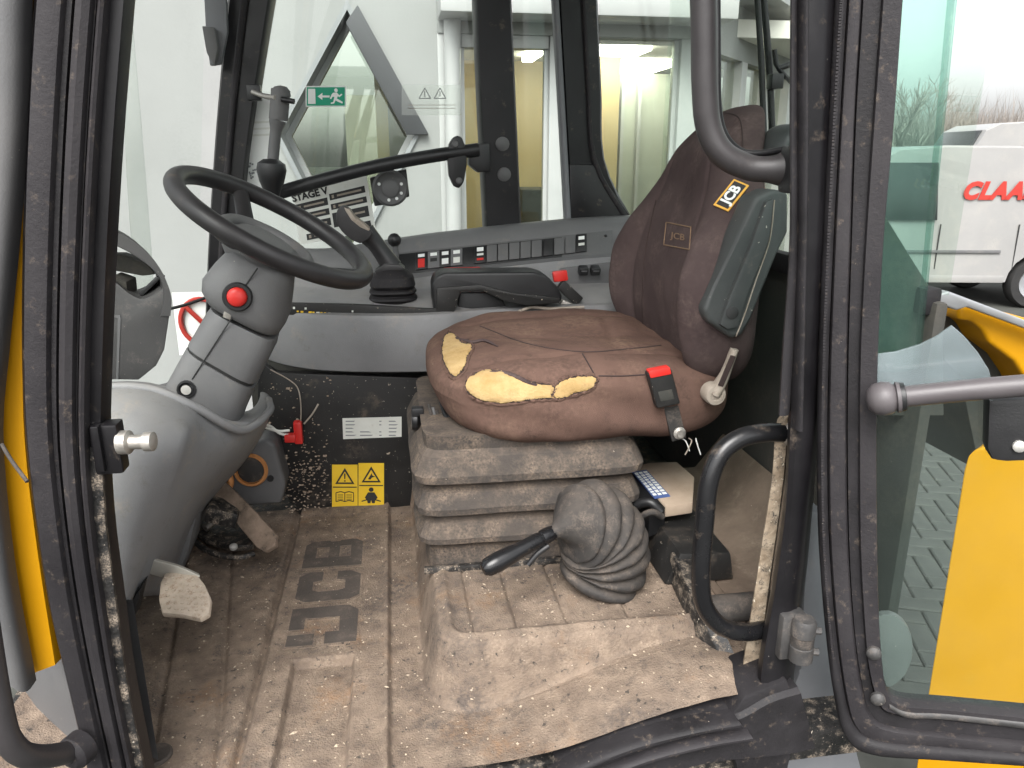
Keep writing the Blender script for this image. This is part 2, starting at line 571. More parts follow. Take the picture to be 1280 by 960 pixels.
M_pedal = mat('pale_pedal_plate', (.45, .37, .29), (.56, .47, .38), 40, .85, 1, bump=.8, bscale=130, dust=((.25, .15, .09), .52, .7, 90))
M_pedarm = mat('cream_pedal_arm', (.44, .42, .37), (.52, .49, .43), 30, .6, .8, dust=((.3, .22, .15), .6, .85, 30))
M_dirtpedal = mat('muddy_pedal', (.15, .11, .08), (.27, .20, .15), 30, .9, 1, bump=1, bscale=130, dust=((.05, .04, .03), .55, .7, 50))
M_red = mat('red_plastic', (.60, .025, .02), (.68, .035, .028), 30, .35, .45)
M_yellow = mat('yellow_paint', (.50, .235, .001), (.54, .255, .002), 5, .4, .5, spec=.3, dust=((.44, .24, .02), .62, 1, 8))
M_orange = mat('worn_yellow_edge', (.70, .36, .02), (.78, .42, .03), 8, .4, .5, dust=((.35, .2, .08), .6, .9, 20))
M_white = mat('white_paint', (.78, .78, .76), (.82, .82, .80), 3, .45, .55)
M_vanw = mat('white_van_paint', (.26, .257, .25), (.295, .29, .28), 1.4, .35, .45, coat=.25, dust=((.40, .37, .33), .5, .9, 3))
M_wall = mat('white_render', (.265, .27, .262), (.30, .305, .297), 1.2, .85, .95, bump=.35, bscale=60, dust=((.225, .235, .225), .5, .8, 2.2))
M_frame = mat('white_window_frame', (.36, .365, .36), (.40, .40, .395), 4, .4, .5)
M_darkg = mat('dark_grey_metal', (.028, .030, .033), (.045, .048, .052), 3, .5, .6)
M_revealg = mat('grey_metal_reveal', (.22, .23, .235), (.27, .28, .285), 3, .5, .6)
M_sign = mat('sign_green', (.0, .30, .17), (.0, .33, .19), 20, .5)
M_signw = mat('print_white', (.80, .82, .79), (.84, .85, .83), 30, .55)
M_label = mat('label_paper', (.66, .67, .62), (.72, .73, .68), 30, .6, dust=((.5, .47, .4), .6, .85, 40))
M_ink = mat('print_black', (.018, .018, .018), (.03, .03, .03), 60, .6)
M_warn = mat('warning_yellow', (.78, .50, .02), (.82, .54, .03), 30, .5, dust=((.5, .33, .08), .62, .85, 60))
M_patch = mat('orange_patch', (.72, .38, .06), (.78, .45, .09), 60, .8, bump=.4, bscale=500)
M_emb = mat('embroidered_thread', (.16, .10, .06), (.22, .14, .085), 80, .8, bump=.5, bscale=600)
M_blue = mat('print_blue', (.05, .09, .24), (.08, .13, .32), 60, .6)
M_card = mat('dusty_beige_board', (.34, .26, .19), (.42, .33, .25), 14, .9, bump=.3, bscale=160, dust=((.22, .16, .11), .55, .8, 24))
M_trim = mat('dark_trim_panel', (.030, .031, .027), (.050, .048, .041), 5, .75, .9, bump=.25, bscale=260, dust=((.11, .09, .07), .5, .85, 5), speck=((.3, .25, .2), .75, 130))
M_arm = mat('grey_green_vinyl', (.038, .042, .042), (.055, .059, .058), 8, .48, .6, bump=.2, bscale=300, dust=((.24, .21, .17), .60, .85, 12), speck=((.40, .38, .33), .71, 110))
M_beige = mat('beige_plastic', (.27, .23, .185), (.36, .31, .26), 30, .7, .85, bump=.3, bscale=200, dust=((.16, .12, .09), .55, .8, 40))
M_brownpl = mat('brown_dusty_floor', (.11, .08, .058), (.19, .14, .105), 9, .85, .95, bump=.5, bscale=180, dust=((.27, .21, .16), .55, .8, 16), speck=((.42, .36, .28), .72, 130))
M_tubeblk = mat('worn_black_coating', (.030, .027, .028), (.045, .041, .042), 8, .36, .48, bump=.1, bscale=300, dust=((.2, .17, .15), .6, .95, 20))
M_bar = mat('grey_bar_coating', (.075, .066, .069), (.10, .09, .093), 6, .38, .5, bump=.1, bscale=300)
M_skirt = mat('grey_body_paint', (.14, .145, .155), (.18, .185, .195), 4, .4, .55, dust=((.26, .22, .18), .58, .9, 8))
M_pave = mat('concrete_paver', (.055, .058, .053), (.085, .088, .08), 5, .85, .95, bump=.5, bscale=90, dust=((.05, .055, .045), .5, .8, 12))
M_ground = mat('yard_paving', (.04, .042, .036), (.07, .072, .064), 3, .9, .98, bump=.5, bscale=40)
M_tyre = mat('tyre_rubber', (.016, .016, .016), (.03, .029, .028), 10, .8, .9)
M_rim = mat('wheel_rim', (.42, .43, .44), None, 6, .35, .45, metal=.7)
M_bark = mat('winter_bark', (.13, .115, .10), (.20, .18, .16), 4, .9)
M_twig = mat('bare_twigs', (.20, .175, .155), (.27, .24, .21), 2, .95)
M_brickred = mat('red_sign', (.55, .045, .05), (.62, .06, .065), 5, .5)
M_claas = mat('red_lettering', (.38, .024, .016), (.43, .032, .02), 9, .5)
M_warmwall = mat('warm_room_wall', (.62, .47, .25), (.68, .54, .32), 1, .9)
M_ceil = mat('room_ceiling', (.66, .64, .58), (.72, .70, .64), 1, .9)
M_roomfl = mat('room_floor', (.30, .33, .28), (.36, .38, .33), 2, .5)
M_partition = mat('green_partition', (.33, .34, .30), (.40, .41, .36), 1.5, .6)
M_copper = mat('orange_ring', (.42, .17, .05), (.52, .23, .08), 40, .5, bump=.3, bscale=200)
M_gwin = glass('cab_window_glass', (.95, .98, .96), .014, graz=.2)
M_gdoor = glass('door_glass', (.88, .94, .92), .03, film=.012, filmc=(.45, .52, .50), graz=.05)
M_gfilm = glass('sky_haze_door_glass', (.80, .90, .90), .12, film=.32, filmc=(.36, .41, .43))  # pale diffuse film paints in the sky's reflection on this pane
M_gquart = glass('green_quarter_glass', (.76, .90, .86), .035, film=.022, filmc=(.35, .62, .55), graz=.12)
M_grear = glass('rear_window_glass', (.93, .97, .94), .03, graz=.06)
M_gbuild = glass('building_glass', (.83, .86, .82), .04)
M_gdark = glass('diamond_glass', (.70, .74, .68), .12)
M_clear = glass('clear_sticker', (.90, .92, .90), .05, film=.05)
M_lamp = lampmat('lit_ceiling_panel', (1, .95, .84), 9)
M_headl = mat('lamp_lens', (.6, .6, .6), None, 30, .15)
M_headl2 = mat('pale_headlining', (.42, .42, .40), (.48, .48, .46), 6, .9, bump=.3, bscale=200)  # unseen roof underside, made pale to bounce light into the cab
M_winv = mat('van_window', (.02, .025, .025), (.03, .035, .035), 2, .1)
M_winband = mat('hazy_blue_edge', (.55, .62, .66), (.62, .68, .71), 3, .4)

# ------------------------------------------------------------------ the yard
g = mesh('ground', [(-150, -150, 0), (150, -150, 0), (150, 150, 0), (-150, 150, 0)], [(0, 1, 2, 3)], M_ground, None, 0)
tag(g, kind='structure')
bm = bmesh.new()
bmesh.ops.create_cube(bm, size=1)
for v in bm.verts: v.co = Vector((v.co.x * .192, v.co.y * .092, v.co.z * .05))
bmesh.ops.bevel(bm, geom=[e for e in bm.edges if all(v.co.z > 0 for v in e.verts)], offset=.006, segments=1, affect='EDGES')
pme = bpy.data.meshes.new('paver'); bm.to_mesh(pme); bm.free()
pme.materials.append(M_pave)
cnt = 0
for i in range(-24, 30):                       # herringbone laying of .2 x .1 pavers, turned to the machine
    for j in range(-24, 30):
        k = (i - j) % 4
        if k == 0: a, b, rz = (i + 1) * .1, (j + .5) * .1, 0
        elif k == 3: a, b, rz = (i + .5) * .1, (j + 1) * .1, math.pi / 2
        else: continue
        q = Matrix.Rotation(-.35, 2) @ Vector((a, b))
        x, y = q.x + 2.3, q.y + 2.7
        pr_ = Vector((x, y, 0)) - EYE
        D = pr_.dot(FWD)
        sx, sy = 640 + FPX * pr_.dot(RGT) / D, 480 - FPX * pr_.dot(UPV) / D
        if not (1075 < sx < 1235 and 500 < sy < 900) or cnt >= 300: continue
        cnt += 1
        o = bpy.data.objects.new('paver', pme); COL.objects.link(o)
        o.location = (x, y, -.012 + U(-.003, .003)); o.rotation_euler = (U(-.012, .012), U(-.012, .012), rz - .35 + U(-.012, .012))
        o.parent = g
print('pavers', cnt)

# ------------------------------------------------------------------ the white building behind the machine
YB = 4.5
B = empty('workshop_building', (0, YB, 0), 'white rendered building with a diamond window and a lit glazed front', 'building')
def bp(px, py, Y=YB): return P(px, py, Y=Y)
xl, xr = -7.0, bp(548, 100).x
d_t, d_r, d_b, d_l = bp(434, 0), bp(524, 168), bp(434, 345), bp(344, 168)
o4 = [Vector((xl, YB, 0)), Vector((xr, YB, 0)), Vector((xr, YB, 4.2)), Vector((xl, YB, 4.2))]
d4 = [d_b, d_r, d_t, d_l]
v, f = [], []
for dy in (0, .3):
    for q in o4 + d4: v.append(q + Vector((0, dy, 0)))
for k in (0, 8):
    f += [(k, k + 1, k + 5, k + 4), (k + 1, k + 2, k + 6, k + 5), (k + 2, k + 3, k + 7, k + 6), (k + 3, k, k + 4, k + 7)]
f += [(0, 1, 9, 8), (1, 2, 10, 9), (2, 3, 11, 10), (3, 0, 8, 11)]
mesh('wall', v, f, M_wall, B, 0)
v, f = [], []                                   # grey metal lining of the diamond opening
for s, dy in ((1.0, -.02), (1.0, .3), (.93, .3), (.93, -.02)):
    c = (d_t + d_b + d_l + d_r) / 4
    for q in d4: v.append(c + (q - c) * s + Vector((0, dy, 0)))
for k in range(4):
    for j in range(4): f.append((k * 4 + j, k * 4 + (j + 1) % 4, ((k + 1) % 4) * 4 + (j + 1) % 4, ((k + 1) % 4) * 4 + j))
dw = mesh('diamond_window', v, f, M_revealg, B, 0)
c = (d_t + d_b + d_l + d_r) / 4
v, f = [], []
for s, dy in ((.93, .20), (.93, .27), (.84, .27), (.84, .20)):
    for q in d4: v.append(c + (q - c) * s + Vector((0, dy, 0)))
for k in range(4):
    for j in range(4): f.append((k * 4 + j, k * 4 + (j + 1) % 4, ((k + 1) % 4) * 4 + (j + 1) % 4, ((k + 1) % 4) * 4 + j))
mesh('window_frame', v, f, M_frame, dw, 0)
prism('pane', [c + (q - c) * .84 + Vector((0, .23, 0)) for q in d4], (0, .008, 0), M_gdark, dw)
prism('grey_lintel', [bp(447, 6, YB - .05), bp(536, 168, YB - .05), bp(508, 168, YB - .05), bp(432, 28, YB - .05)], (0, .06, 0), M_darkg, dw, .004)
# drain pipe and the glazed front
tube('drain_pipe', [bp(563, -200, YB - .06), bp(568, 330, YB - .06)], .045, M_frame, B, segs=14)
xp1, xp2 = bp(575, 150).x, bp(1000, 0).x
ztop = bp(640, 44).z
xc = bp(893, 60).x                              # where the front bends away
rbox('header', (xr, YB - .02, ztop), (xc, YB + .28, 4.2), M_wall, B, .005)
rbox('canopy_edge', (bp(546, 10).x, YB - .30, bp(560, 14, YB - .3).z), (xc, YB - .03, bp(560, -20, YB - .3).z), M_frame, B, .01)
def col_(p0, p1, zt=ztop, dy=0): return rbox('mullion', (bp(p0, 150).x, YB - .01 + dy, 0), (bp(p1, 150).x, YB + .12 + dy, zt), M_frame, B, .004)
col_(549, 558); col_(572, 577); col_(686, 706); col_(846, 893)
rbox('transom', (bp(577, 60).x, YB, bp(640, 60).z), (bp(686, 60).x, YB + .1, ztop), M_frame, B, .003)
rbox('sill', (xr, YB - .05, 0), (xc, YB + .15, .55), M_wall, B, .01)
for a, b in ((577, 686), (706, 846)):
    w = rbox('window', (bp(a, 150).x, YB + .05, .55), (bp(b, 150).x, YB + .058, ztop), M_gbuild, B, 0)
    for q in ((a, a + 5), (b - 5, b)):
        rbox('window_frame', (bp(q[0], 150).x, YB + .03, .56), (bp(q[1], 150).x, YB + .08, ztop - .003), M_frame, w, .002)
# rooms behind the glass
ceilz = ztop + .06
rbox('room_floor', (xr, YB + .3, .3), (xc + 1.2, 11, .35), M_roomfl, B, 0)
rbox('room_ceiling', (xr - .3, YB + .3, ceilz), (xc + 1.2, 11, ceilz + .1), M_ceil, B, 0)
rbox('room_wall', (xr - .35, YB + .3, .3), (xr - .28, 11, ceilz), M_warmwall, B, 0)
rbox('room_wall', (bp(640, 100, 6.2).x - .6, 6.2, .35), (bp(705, 100, 6.2).x, 6.3, ceilz), M_warmwall, B, 0)
rbox('room_wall', (-.5, 9.8, .35), (xc + 1.2, 9.9, ceilz), M_partition, B, 0)
rbox('partition', (bp(745, 100, 5.6).x, 5.6, .35), (bp(775, 100, 5.6).x, 5.7, ceilz), M_warmwall, B, 0)
rbox('partition', (bp(775, 130, 6.5).x, 6.5, .35), (bp(880, 130, 6.5).x, 6.55, bp(800, 92, 6.5).z), M_partition, B, 0)
for a in (776, 797, 838): rbox('partition_post', (bp(a, 130, 6.45).x, 6.43, .35), (bp(a + 4, 130, 6.45).x, 6.49, bp(800, 92, 6.5).z), M_frame, B, 0)
for a, b, y0, y1 in ((748, 815, 5.15, 5.5), (785, 850, 5.9, 6.6), (668, 682, 5.4, 5.9)):
    rbox('ceiling_lamp', (bp(a, 60, y0).x, y0, ceilz - .04), (bp(b, 60, y0).x, y1, ceilz - .005), M_lamp, B, .005)
rbox('desk', (bp(650, 200, 5.6).x, 5.5, .35), (bp(690, 200, 5.6).x, 6.0, bp(670, 236, 5.6).z), M_arm, B, .01)
# the part of the front that bends away
w0 = Vector((xc, YB, 0)); wd = Vector((.66, .75, 0)).normalized(); wn_ = Vector((-.75, .66, 0))
def wbox(name, s0, s1, z0, z1, y0, y1, m, par):
    return prism(name, [w0 + wd * s0 + wn_ * y0 + Vector((0, 0, z0)), w0 + wd * s1 + wn_ * y0 + Vector((0, 0, z0)), w0 + wd * s1 + wn_ * y0 + Vector((0, 0, z1)), w0 + wd * s0 + wn_ * y0 + Vector((0, 0, z1))], wn_ * (y1 - y0), m, par)
zt2 = 2.42
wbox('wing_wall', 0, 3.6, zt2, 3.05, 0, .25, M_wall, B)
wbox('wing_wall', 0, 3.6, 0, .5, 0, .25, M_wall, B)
wbox('canopy_edge', -.1, 3.6, 2.72, 2.95, -.25, -.003, M_frame, B)
for s in (0, .55, 1.15, 1.75, 2.35, 2.95): wbox('mullion', s, s + .11, .5, zt2, 0, .12, M_frame, B)
for s in (0, .55, 1.15, 1.75, 2.35):
    wbox('window', s + .11, s + .55, .5, zt2, .05, .058, M_gbuild, B)
    wbox('transom', s + .11, s + .55, 1.72, 1.76, .03, .08, M_frame, B)
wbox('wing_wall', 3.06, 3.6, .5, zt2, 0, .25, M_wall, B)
sb = wbox('sign_board', .9, 3.5, 2.96, 3.6, -.33, -.27, M_brickred, B)
textmesh('sign_lettering', 'CLAAS', .42, M_signw, sb, w0 + wd * 2.2 + wn_ * -.334 + Vector((0, 0, 3.28)), wd, (0, 0, 1), .002, .02)

# ------------------------------------------------------------------ vans
def make_van(name, label, loc, heading, L=4.4, Hh=1.82, text=None, wb=(.85, 3.45), nose=1.0, glazed=True):
    """side profile extruded: local x along the van (0 = front), y across, z up"""
    root = empty(name, loc, label, 'van', 'white vans parked in the yard')
    cx, sx_ = Vector((math.cos(heading), math.sin(heading), 0)), Vector((-math.sin(heading), math.cos(heading), 0))
    def T(x, y, z): return Vector(loc) + cx * x + sx_ * y + Vector((0, 0, z))
    W = 1.78
    prof = [(.05, .34), (.02, .62), (.12, .86), (.55, 1.0), (nose, 1.06), (nose + .62, Hh - .14), (nose + .85, Hh - .03), (nose + 1.4, Hh), (L - .25, Hh - .02), (L - .06, Hh - .12), (L, 1.0), (L - .02, .36)]
    top = prof
    # lower edge with two wheel arches
    low = []
    for wx in reversed(wb):
        low += [(wx + .40, .34)] + [(wx + .40 * math.cos(a), .32 + .40 * math.sin(a)) for a in [math.pi * k / 9 for k in range(1, 9)]] + [(wx - .40, .34)]
    ring = top + low
    NY = [(-.5, -.06), (-.48, 0), (.48, 0), (.5, -.06)]
    v, f = [], []
    for yy, inset in NY:
        for x, z in ring:
            zz = z
            v.append(T(min(max(x, -inset * .5), L + inset * .5), yy * W * (1 - .10 * sstep(1.0, Hh, z)), zz + inset * .4 * (1 if z > 1.3 else 0)))
    k = len(ring)
    for i in range(3):
        for j in range(k): f.append((i * k + j, i * k + (j + 1) % k, (i + 1) * k + (j + 1) % k, (i + 1) * k + j))
    f.append(tuple(range(k))); f.append(tuple(range(3 * k, 4 * k)))
    mesh('body', v, f, M_vanw, root, 30)
    for sgn in (-1, 1):
        y = sgn * (W / 2 - .02)
        win = [(nose + .2, 1.1), (nose + .72, Hh - .2), (nose + 1.3, Hh - .2), (nose + 1.35, 1.1)]
        if glazed: prism('side_window', [T(a, y * (1 - .10 * sstep(1, Hh, z)) + sgn * .028, z) for a, z in win], sx_ * (-.03 * sgn), M_winv, root, .004)
        prism('side_moulding', [T(a, y + sgn * .032, z) for a, z in ((wb[0] + .5, .70), (wb[1] - .52, .70), (wb[1] - .52, .735), (wb[0] + .5, .735))], sx_ * (-.03 * sgn), M_mgrey, root, .004)
        prism('side_sill', [T(a, y + sgn * .024, z) for a, z in ((wb[0] + .42, .33), (wb[1] - .42, .33), (wb[1] - .42, .42), (wb[0] + .42, .42))], sx_ * (-.03 * sgn), M_vanw, root, .01)
        for a in (nose + 1.4, nose + 2.35):
            prism('door_gap', [T(a, y + sgn * .0205, .5), T(a + .012, y + sgn * .0205, .5), T(a + .012, (y) * (1 - .1 * sstep(1, Hh, 1.05)) + sgn * .0205, 1.05), T(a, y * (1 - .1 * sstep(1, Hh, 1.05)) + sgn * .0205, 1.05)], sx_ * (-.01 * sgn), M_ink, root)
        m_ = prism('door_mirror', [T(nose + .35, y + sgn * .05, 1.08), T(nose + .55, y + sgn * .05, 1.08), T(nose + .52, y + sgn * .05, 1.26), T(nose + .37, y + sgn * .05, 1.26)], sx_ * (.16 * sgn), M_blk, root, .02)
        for wx in wb:
            tw = lathe('wheel', T(wx, sgn * (W / 2 - .03), .32), sx_ * sgn, [(.20, -.2), (.30, -.19), (.32, -.15), (.32, -.03), (.30, 0), (.21, .0), (.2, -.03)], M_tyre, root, 28)
            lathe('rim', T(wx, sgn * (W / 2 - .035), .32), sx_ * sgn, [(.205, -.05), (.2, 0), (.16, -.012), (.06, -.005), (.04, .005), (0, .006)], M_rim, tw, 20)
        lathe('headlight', T(.18, sgn * .62, .78), -cx, [(.10, -.05), (.11, .03), (.08, .08), (0, .1)], M_headl, root, 16)
        rbox('tail_light', T(L - .02, sgn * .8, 1.0) - Vector((.03, .04, .15)), T(L - .02, sgn * .8, 1.0) + Vector((.03, .04, .15)), M_red, root, .01)
    ws = [T(nose + .04, -W * .42, 1.08), T(nose + .04, W * .42, 1.08), T(nose + .60, W * .39, Hh - .17), T(nose + .60, -W * .39, Hh - .17)]
    prism('windscreen', [q - cx * .02 + Vector((0, 0, .02)) for q in ws], cx * .03, M_winv, root, .003)
    if text:
        body, tx, tz, size, sgn = text
        y = sgn * (W / 2) * (1 - .10 * sstep(1, Hh, tz)) + sgn * .006
        textmesh('side_lettering', body, size, M_claas, root, T(tx, y, tz), cx * (-sgn), (0, 0, 1), .002, .016, .3, .96, spacing=1.12)
    return root
# white van whose side carries the red lettering: wheel near the right edge of the view
hv = -math.radians(8.7) - math.radians(2)
wc = P(1289, 386, Z=.0)
dirv = Vector((math.cos(hv), math.sin(hv), 0)); latv = Vector((-math.sin(hv), math.cos(hv), 0))
van_loc = wc - dirv * 3.0 + latv * .87
make_van('lettered_van', 'white van with red lettering along its side', van_loc, hv, 4.1, 1.98, ('CLAAS', 2.34, 1.44, .275, -1), wb=(.62, 3.0), nose=.30)
wc2 = P(1150, 180, Y=13.6)
make_van('plain_van', 'plain white van parked behind the van with red lettering', (wc2.x, wc2.y, 0), -math.radians(12), 5.6, 2.44, None, (.9, 4.2), nose=.12, glazed=False)

# ------------------------------------------------------------------ winter trees beyond the yard
def bare_tree(loc, h, label, seed):
    rnd = random.Random(seed)
    root = empty('bare_tree', loc, label, 'tree', 'bare trees beyond the vans')
    v, f, vt, ft = [], [], [], []
    def limb(a, b, r0, r1, V_, F_, k):
        d = (b - a).normalized()
        u_ = d.orthogonal().normalized(); w_ = d.cross(u_)
        s = len(V_)
        for p_, r_ in ((a, r0), (b, r1)):
            for j in range(k):
                an = 2 * math.pi * j / k
                V_.append(p_ + u_ * math.cos(an) * r_ + w_ * math.sin(an) * r_)
        for j in range(k): F_.append((s + j, s + (j + 1) % k, s + k + (j + 1) % k, s + k + j))
    def grow(p, d, ln, r, lev):
        q = p + d * ln
        big = lev < 2
        limb(p, q, r, r * .68, v if big else vt, f if big else ft, 6 if big else 3)
        if lev >= 6: return
        for k in range(rnd.choice((2, 3)) if lev else 4):
            nd = (d + Vector((rnd.uniform(-1, 1), rnd.uniform(-1, 1), rnd.uniform(-.25, .7))) * (.62 if lev else .8)).normalized()
            grow(q - d * (ln * rnd.uniform(0, .35)), nd, ln * rnd.uniform(.62, .85), r * .6, lev + 1)
    grow(Vector(loc), Vector((rnd.uniform(-.06, .06), rnd.uniform(-.06, .06), 1)), h * .27, h * .022, 0)
    mesh('trunk', v, f, M_bark, root, 40)
    me = bpy.data.meshes.new('crown'); me.from_pydata([tuple(a) for a in vt], [], ft); obj('crown', me, M_twig, root)
    return root
for i, (px, dist, h, lab) in enumerate((
        (1118, 26, 6.0, 'bare winter tree seen through the green quarter glass'),
        (1146, 30, 5.6, 'bare winter tree behind the edge of the green glass'),
        (1206, 36, 3.6, 'small bare tree just beside the green glass edge'),
        (1238, 42, 3.2, 'low bare tree above the roof of the far van'),
        (1279, 34, 4.0, 'bare spreading tree at the right edge of the sky'))):
    q = P(px, 190, Y=dist)
    bare_tree((q.x, q.y, 0), h, lab, 20 + i)
# brushwood along the far edge of the yard, one mass
rnd = random.Random(5)
v, f = [], []
for i in range(4200):
    px = rnd.uniform(1090, 1330)
    q = P(px, 190, Y=rnd.uniform(30, 40))
    b0 = Vector((q.x, q.y, rnd.uniform(0, 2.6)))
    for k in range(4):
        d = Vector((rnd.uniform(-.5, .5), rnd.uniform(-.5, .5), 1)).normalized()
        b1 = b0 + d * rnd.uniform(.8, 2.6) * (1.1 if k == 0 else .7)
        s = len(v); t = Vector((rnd.uniform(-1, 1), rnd.uniform(-1, 1), 0)).normalized() * .02
        v += [b0 - t, b0 + t, b1]; f.append((s, s + 1, s + 2))
me = bpy.data.meshes.new('brushwood'); me.from_pydata([tuple(a) for a in v], [], f)
tag(obj('brushwood', me, M_twig), 'leafless brown brushwood along the far side of the yard', 'brushwood', kind='stuff')

# ------------------------------------------------------------------ cab shell
CAB = empty('loader_cab', (0, 1.4, FLOOR), 'black framed loader cab with an open doorway and large windows', 'cab')
XREAR = .725
rbox('floor_plate', (-.62, .86, FLOOR - .06), (XREAR, 2.12, FLOOR - .012), M_blackgrit, CAB, .004)
rbox('roof', (-.75, .78, 2.52), (.95, 2.2, 2.6), M_headl2, CAB, .02)
rbox('side_wall', (-.40, 2.085, FLOOR - .05), (XREAR, 2.12, 1.60), M_trim, CAB, .004)
BROAD = [(0, 1), (0, .30), (.04, .14), (.12, .05), (.5, 0), (.88, .05), (.96, .14), (1, .30), (1, 1)]
# front doorway post: rubber seals, ridges and the painted flange
Oe = [(47, -40), (40, 0), (31, 150), (26, 300), (25, 450), (30, 560), (45, 680), (62, 780), (84, 870), (112, 990)]
Ie = [(160, -40), (156, 0), (144, 150), (135, 300), (129, 450), (127, 560), (133, 660), (146, 760), (160, 860), (186, 990)]
def band(a, b): return [(o[0] + (i[0] - o[0]) * a, o[1] + (i[1] - o[1]) * a) for o, i in zip(Oe, Ie)], [(o[0] + (i[0] - o[0]) * b, o[1] + (i[1] - o[1]) * b) for o, i in zip(Oe, Ie)]
for nm, a, b, y, dp, mm, pf in (('door_seal', 0, .34, .806, .05, M_rubber2, BROAD), ('post_groove', .33, .44, .815, .04, M_rubber, FLATP), ('door_seal', .43, .64, .809, .05, M_rubber2, BROAD),
                            ('post_groove', .63, .70, .819, .04, M_rubber, FLATP), ('seal_lip', .69, .78, .814, .04, M_rubber2, BROAD), ('post_flange', .77, 1.0, .83, .03, M_black, FLATP)):
    l, r = band(a, b)
    strip(nm, l, r, mm, CAB, Y=y, depth=dp, prof=pf, n=30)
l, r = band(.79, .99)
strip('gritty_edge', l[5:], r[5:], M_blackgrit, CAB, Y=.827, depth=.006, prof=FLATP, n=24)
l, r = band(.05, .94)
strip('door_post', l, r, M_black, CAB, Y=.872, dvec=(-.035, .07, 0), prof=FLATP, n=30)
# rear doorway post
strip('door_post', [(991, -40), (990, 0), (992, 200), (989, 400), (982, 530), (976, 640), (962, 740), (946, 830), (938, 905)],
      [(1050, -40), (1047, 0), (1040, 200), (1030, 400), (1021, 540), (1012, 650), (1003, 750), (990, 850), (982, 960)], M_black, CAB, Y=.85, dvec=(.045, .07, 0), prof=ROUND, n=30)
strip('post_flange', [(987, -40), (987, 0), (986, 150), (986, 300), (978, 420), (972, 520)], [(996, -40), (996, 0), (996, 150), (997, 300), (992, 420), (986, 520)], M_rubber, CAB, Y=.843, dvec=(.012, .02, 0), prof=ROUND, n=20)
strip('door_seal', [(1006, -40), (1005, 0), (1004, 200), (1001, 400), (998, 540)], [(1014, -40), (1013, 0), (1013, 200), (1009, 400), (1006, 540)], M_rubber, CAB, Y=.838, depth=.02, n=20)
strip('dirty_reveal', [(968, 540), (964, 600), (950, 690), (936, 780), (920, 880), (914, 905)], [(986, 520), (980, 600), (968, 690), (956, 780), (945, 890), (942, 915)], M_grit, CAB, Y=.90, dvec=(.03, .05, 0), prof=FLATP, n=20)
# sill with its ridged seal
strip('sill', [(640, 1010), (720, 957), (790, 926), (870, 906), (920, 897), (962, 874), (1000, 862)], [(660, 1060), (750, 1005), (820, 975), (890, 956), (950, 950), (990, 946), (1020, 940)], M_rubber, CAB, Y=.835, depth=.06, prof=FLATP, n=24)
strip('door_seal', [(660, 996), (730, 958), (795, 932), (872, 913), (925, 904)], [(664, 1006), (734, 968), (799, 941), (876, 921), (930, 911)], M_rubber, CAB, Y=.822, depth=.03, n=24)
strip('door_seal', [(676, 1012), (744, 976), (806, 950), (880, 931), (940, 921)], [(680, 1022), (748, 985), (810, 958), (884, 938), (944, 928)], M_rubber2, CAB, Y=.818, depth=.03, n=24)
pxprism('sill_corner', [(905, 908), (930, 872), (985, 850), (1000, 900), (985, 965), (930, 990)], .842, .93, M_rubber, CAB, .006)
pxprism('body_skirt', [(1010, 640), (1034, 640), (1052, 860), (1078, 960), (1090, 1040), (950, 1040), (975, 900), (1000, 840)], .93, 1.0, M_skirt, CAB, .01)
# yellow front corner and grey trim outside the front post
strip('yellow_corner', [(18, -40), (16, 150), (6, 300), (-6, 440), (-10, 560), (0, 700), (20, 850)], [(36, -40), (34, 150), (30, 300), (30, 450), (34, 560), (50, 690), (72, 830)], M_yellow, CAB, Y=.90, depth=.10, prof=FLATP, n=24)
strip('corner_trim', [(-40, -40), (-30, 150), (-30, 300), (-40, 450), (-40, 600), (-30, 760), (0, 850)], [(24, -40), (20, 150), (9, 300), (-4, 440), (-12, 560), (4, 720), (32, 870)], M_dgrey, CAB, Y=.86, depth=.03, prof=ROUND, n=24)
tube('trim_cable', [P(2, 555, Y=.83), P(14, 575, Y=.82), P(34, 602, Y=.80)], .002, M_boot, CAB, n=10)
# far side posts
strip('window_post', [(292, -40), (284, 0), (270, 150), (260, 300), (255, 420)], [(346, -40), (338, 0), (319, 120), (304, 240), (296, 420)], M_black, CAB, Y=2.05, depth=.08, prof=FLATP, n=16)
strip('post_flange', [(308, -40), (300, 0), (284, 150), (273, 300), (268, 420)], [(318, -40), (310, 0), (293, 150), (281, 300), (276, 420)], M_rubber2, CAB, Y=2.035, depth=.02, n=16)
strip('window_post', [(592, -40), (594, 0), (600, 140), (608, 300)], [(639, -40), (640, 0), (646, 140), (653, 300)], M_black, CAB, Y=2.05, depth=.08, prof=FLATP, n=10)
strip('window_post', [(696, -40), (698, 0), (706, 140), (714, 300)], [(747, -40), (748, 0), (753, 110), (758, 205), (800, 290)], M_black, CAB, Y=2.05, depth=.08, prof=FLATP, n=16)
strip('post_flange', [(690, -40), (692, 0), (700, 140), (708, 290)], [(698, -40), (700, 0), (708, 140), (716, 290)], M_skirt, CAB, Y=2.03, depth=.03, n=10)
strip('post_flange', [(726, -40), (728, 0), (734, 110), (742, 205), (783, 280)], [(731, -40), (733, 0), (739, 110), (748, 203), (792, 280)], M_rubber2, CAB, Y=2.035, depth=.02, n=16)
pxprism('post_gusset', [(712, 205), (742, 206), (790, 272), (800, 300), (714, 300)], 2.04, 2.1, M_black, CAB, .004)
for a, b in ((628, 180), (630, 218)): lathe('post_bolt', P(a, b, Y=2.05), (0, -1, 0), [(.018, -.01), (.018, .004), (.012, .007), (0, .008)], M_dgrey, CAB, 14)
rbox('window_rail', (-.62, 2.05, 2.45), (.95, 2.14, 2.52), M_black, CAB, .005)
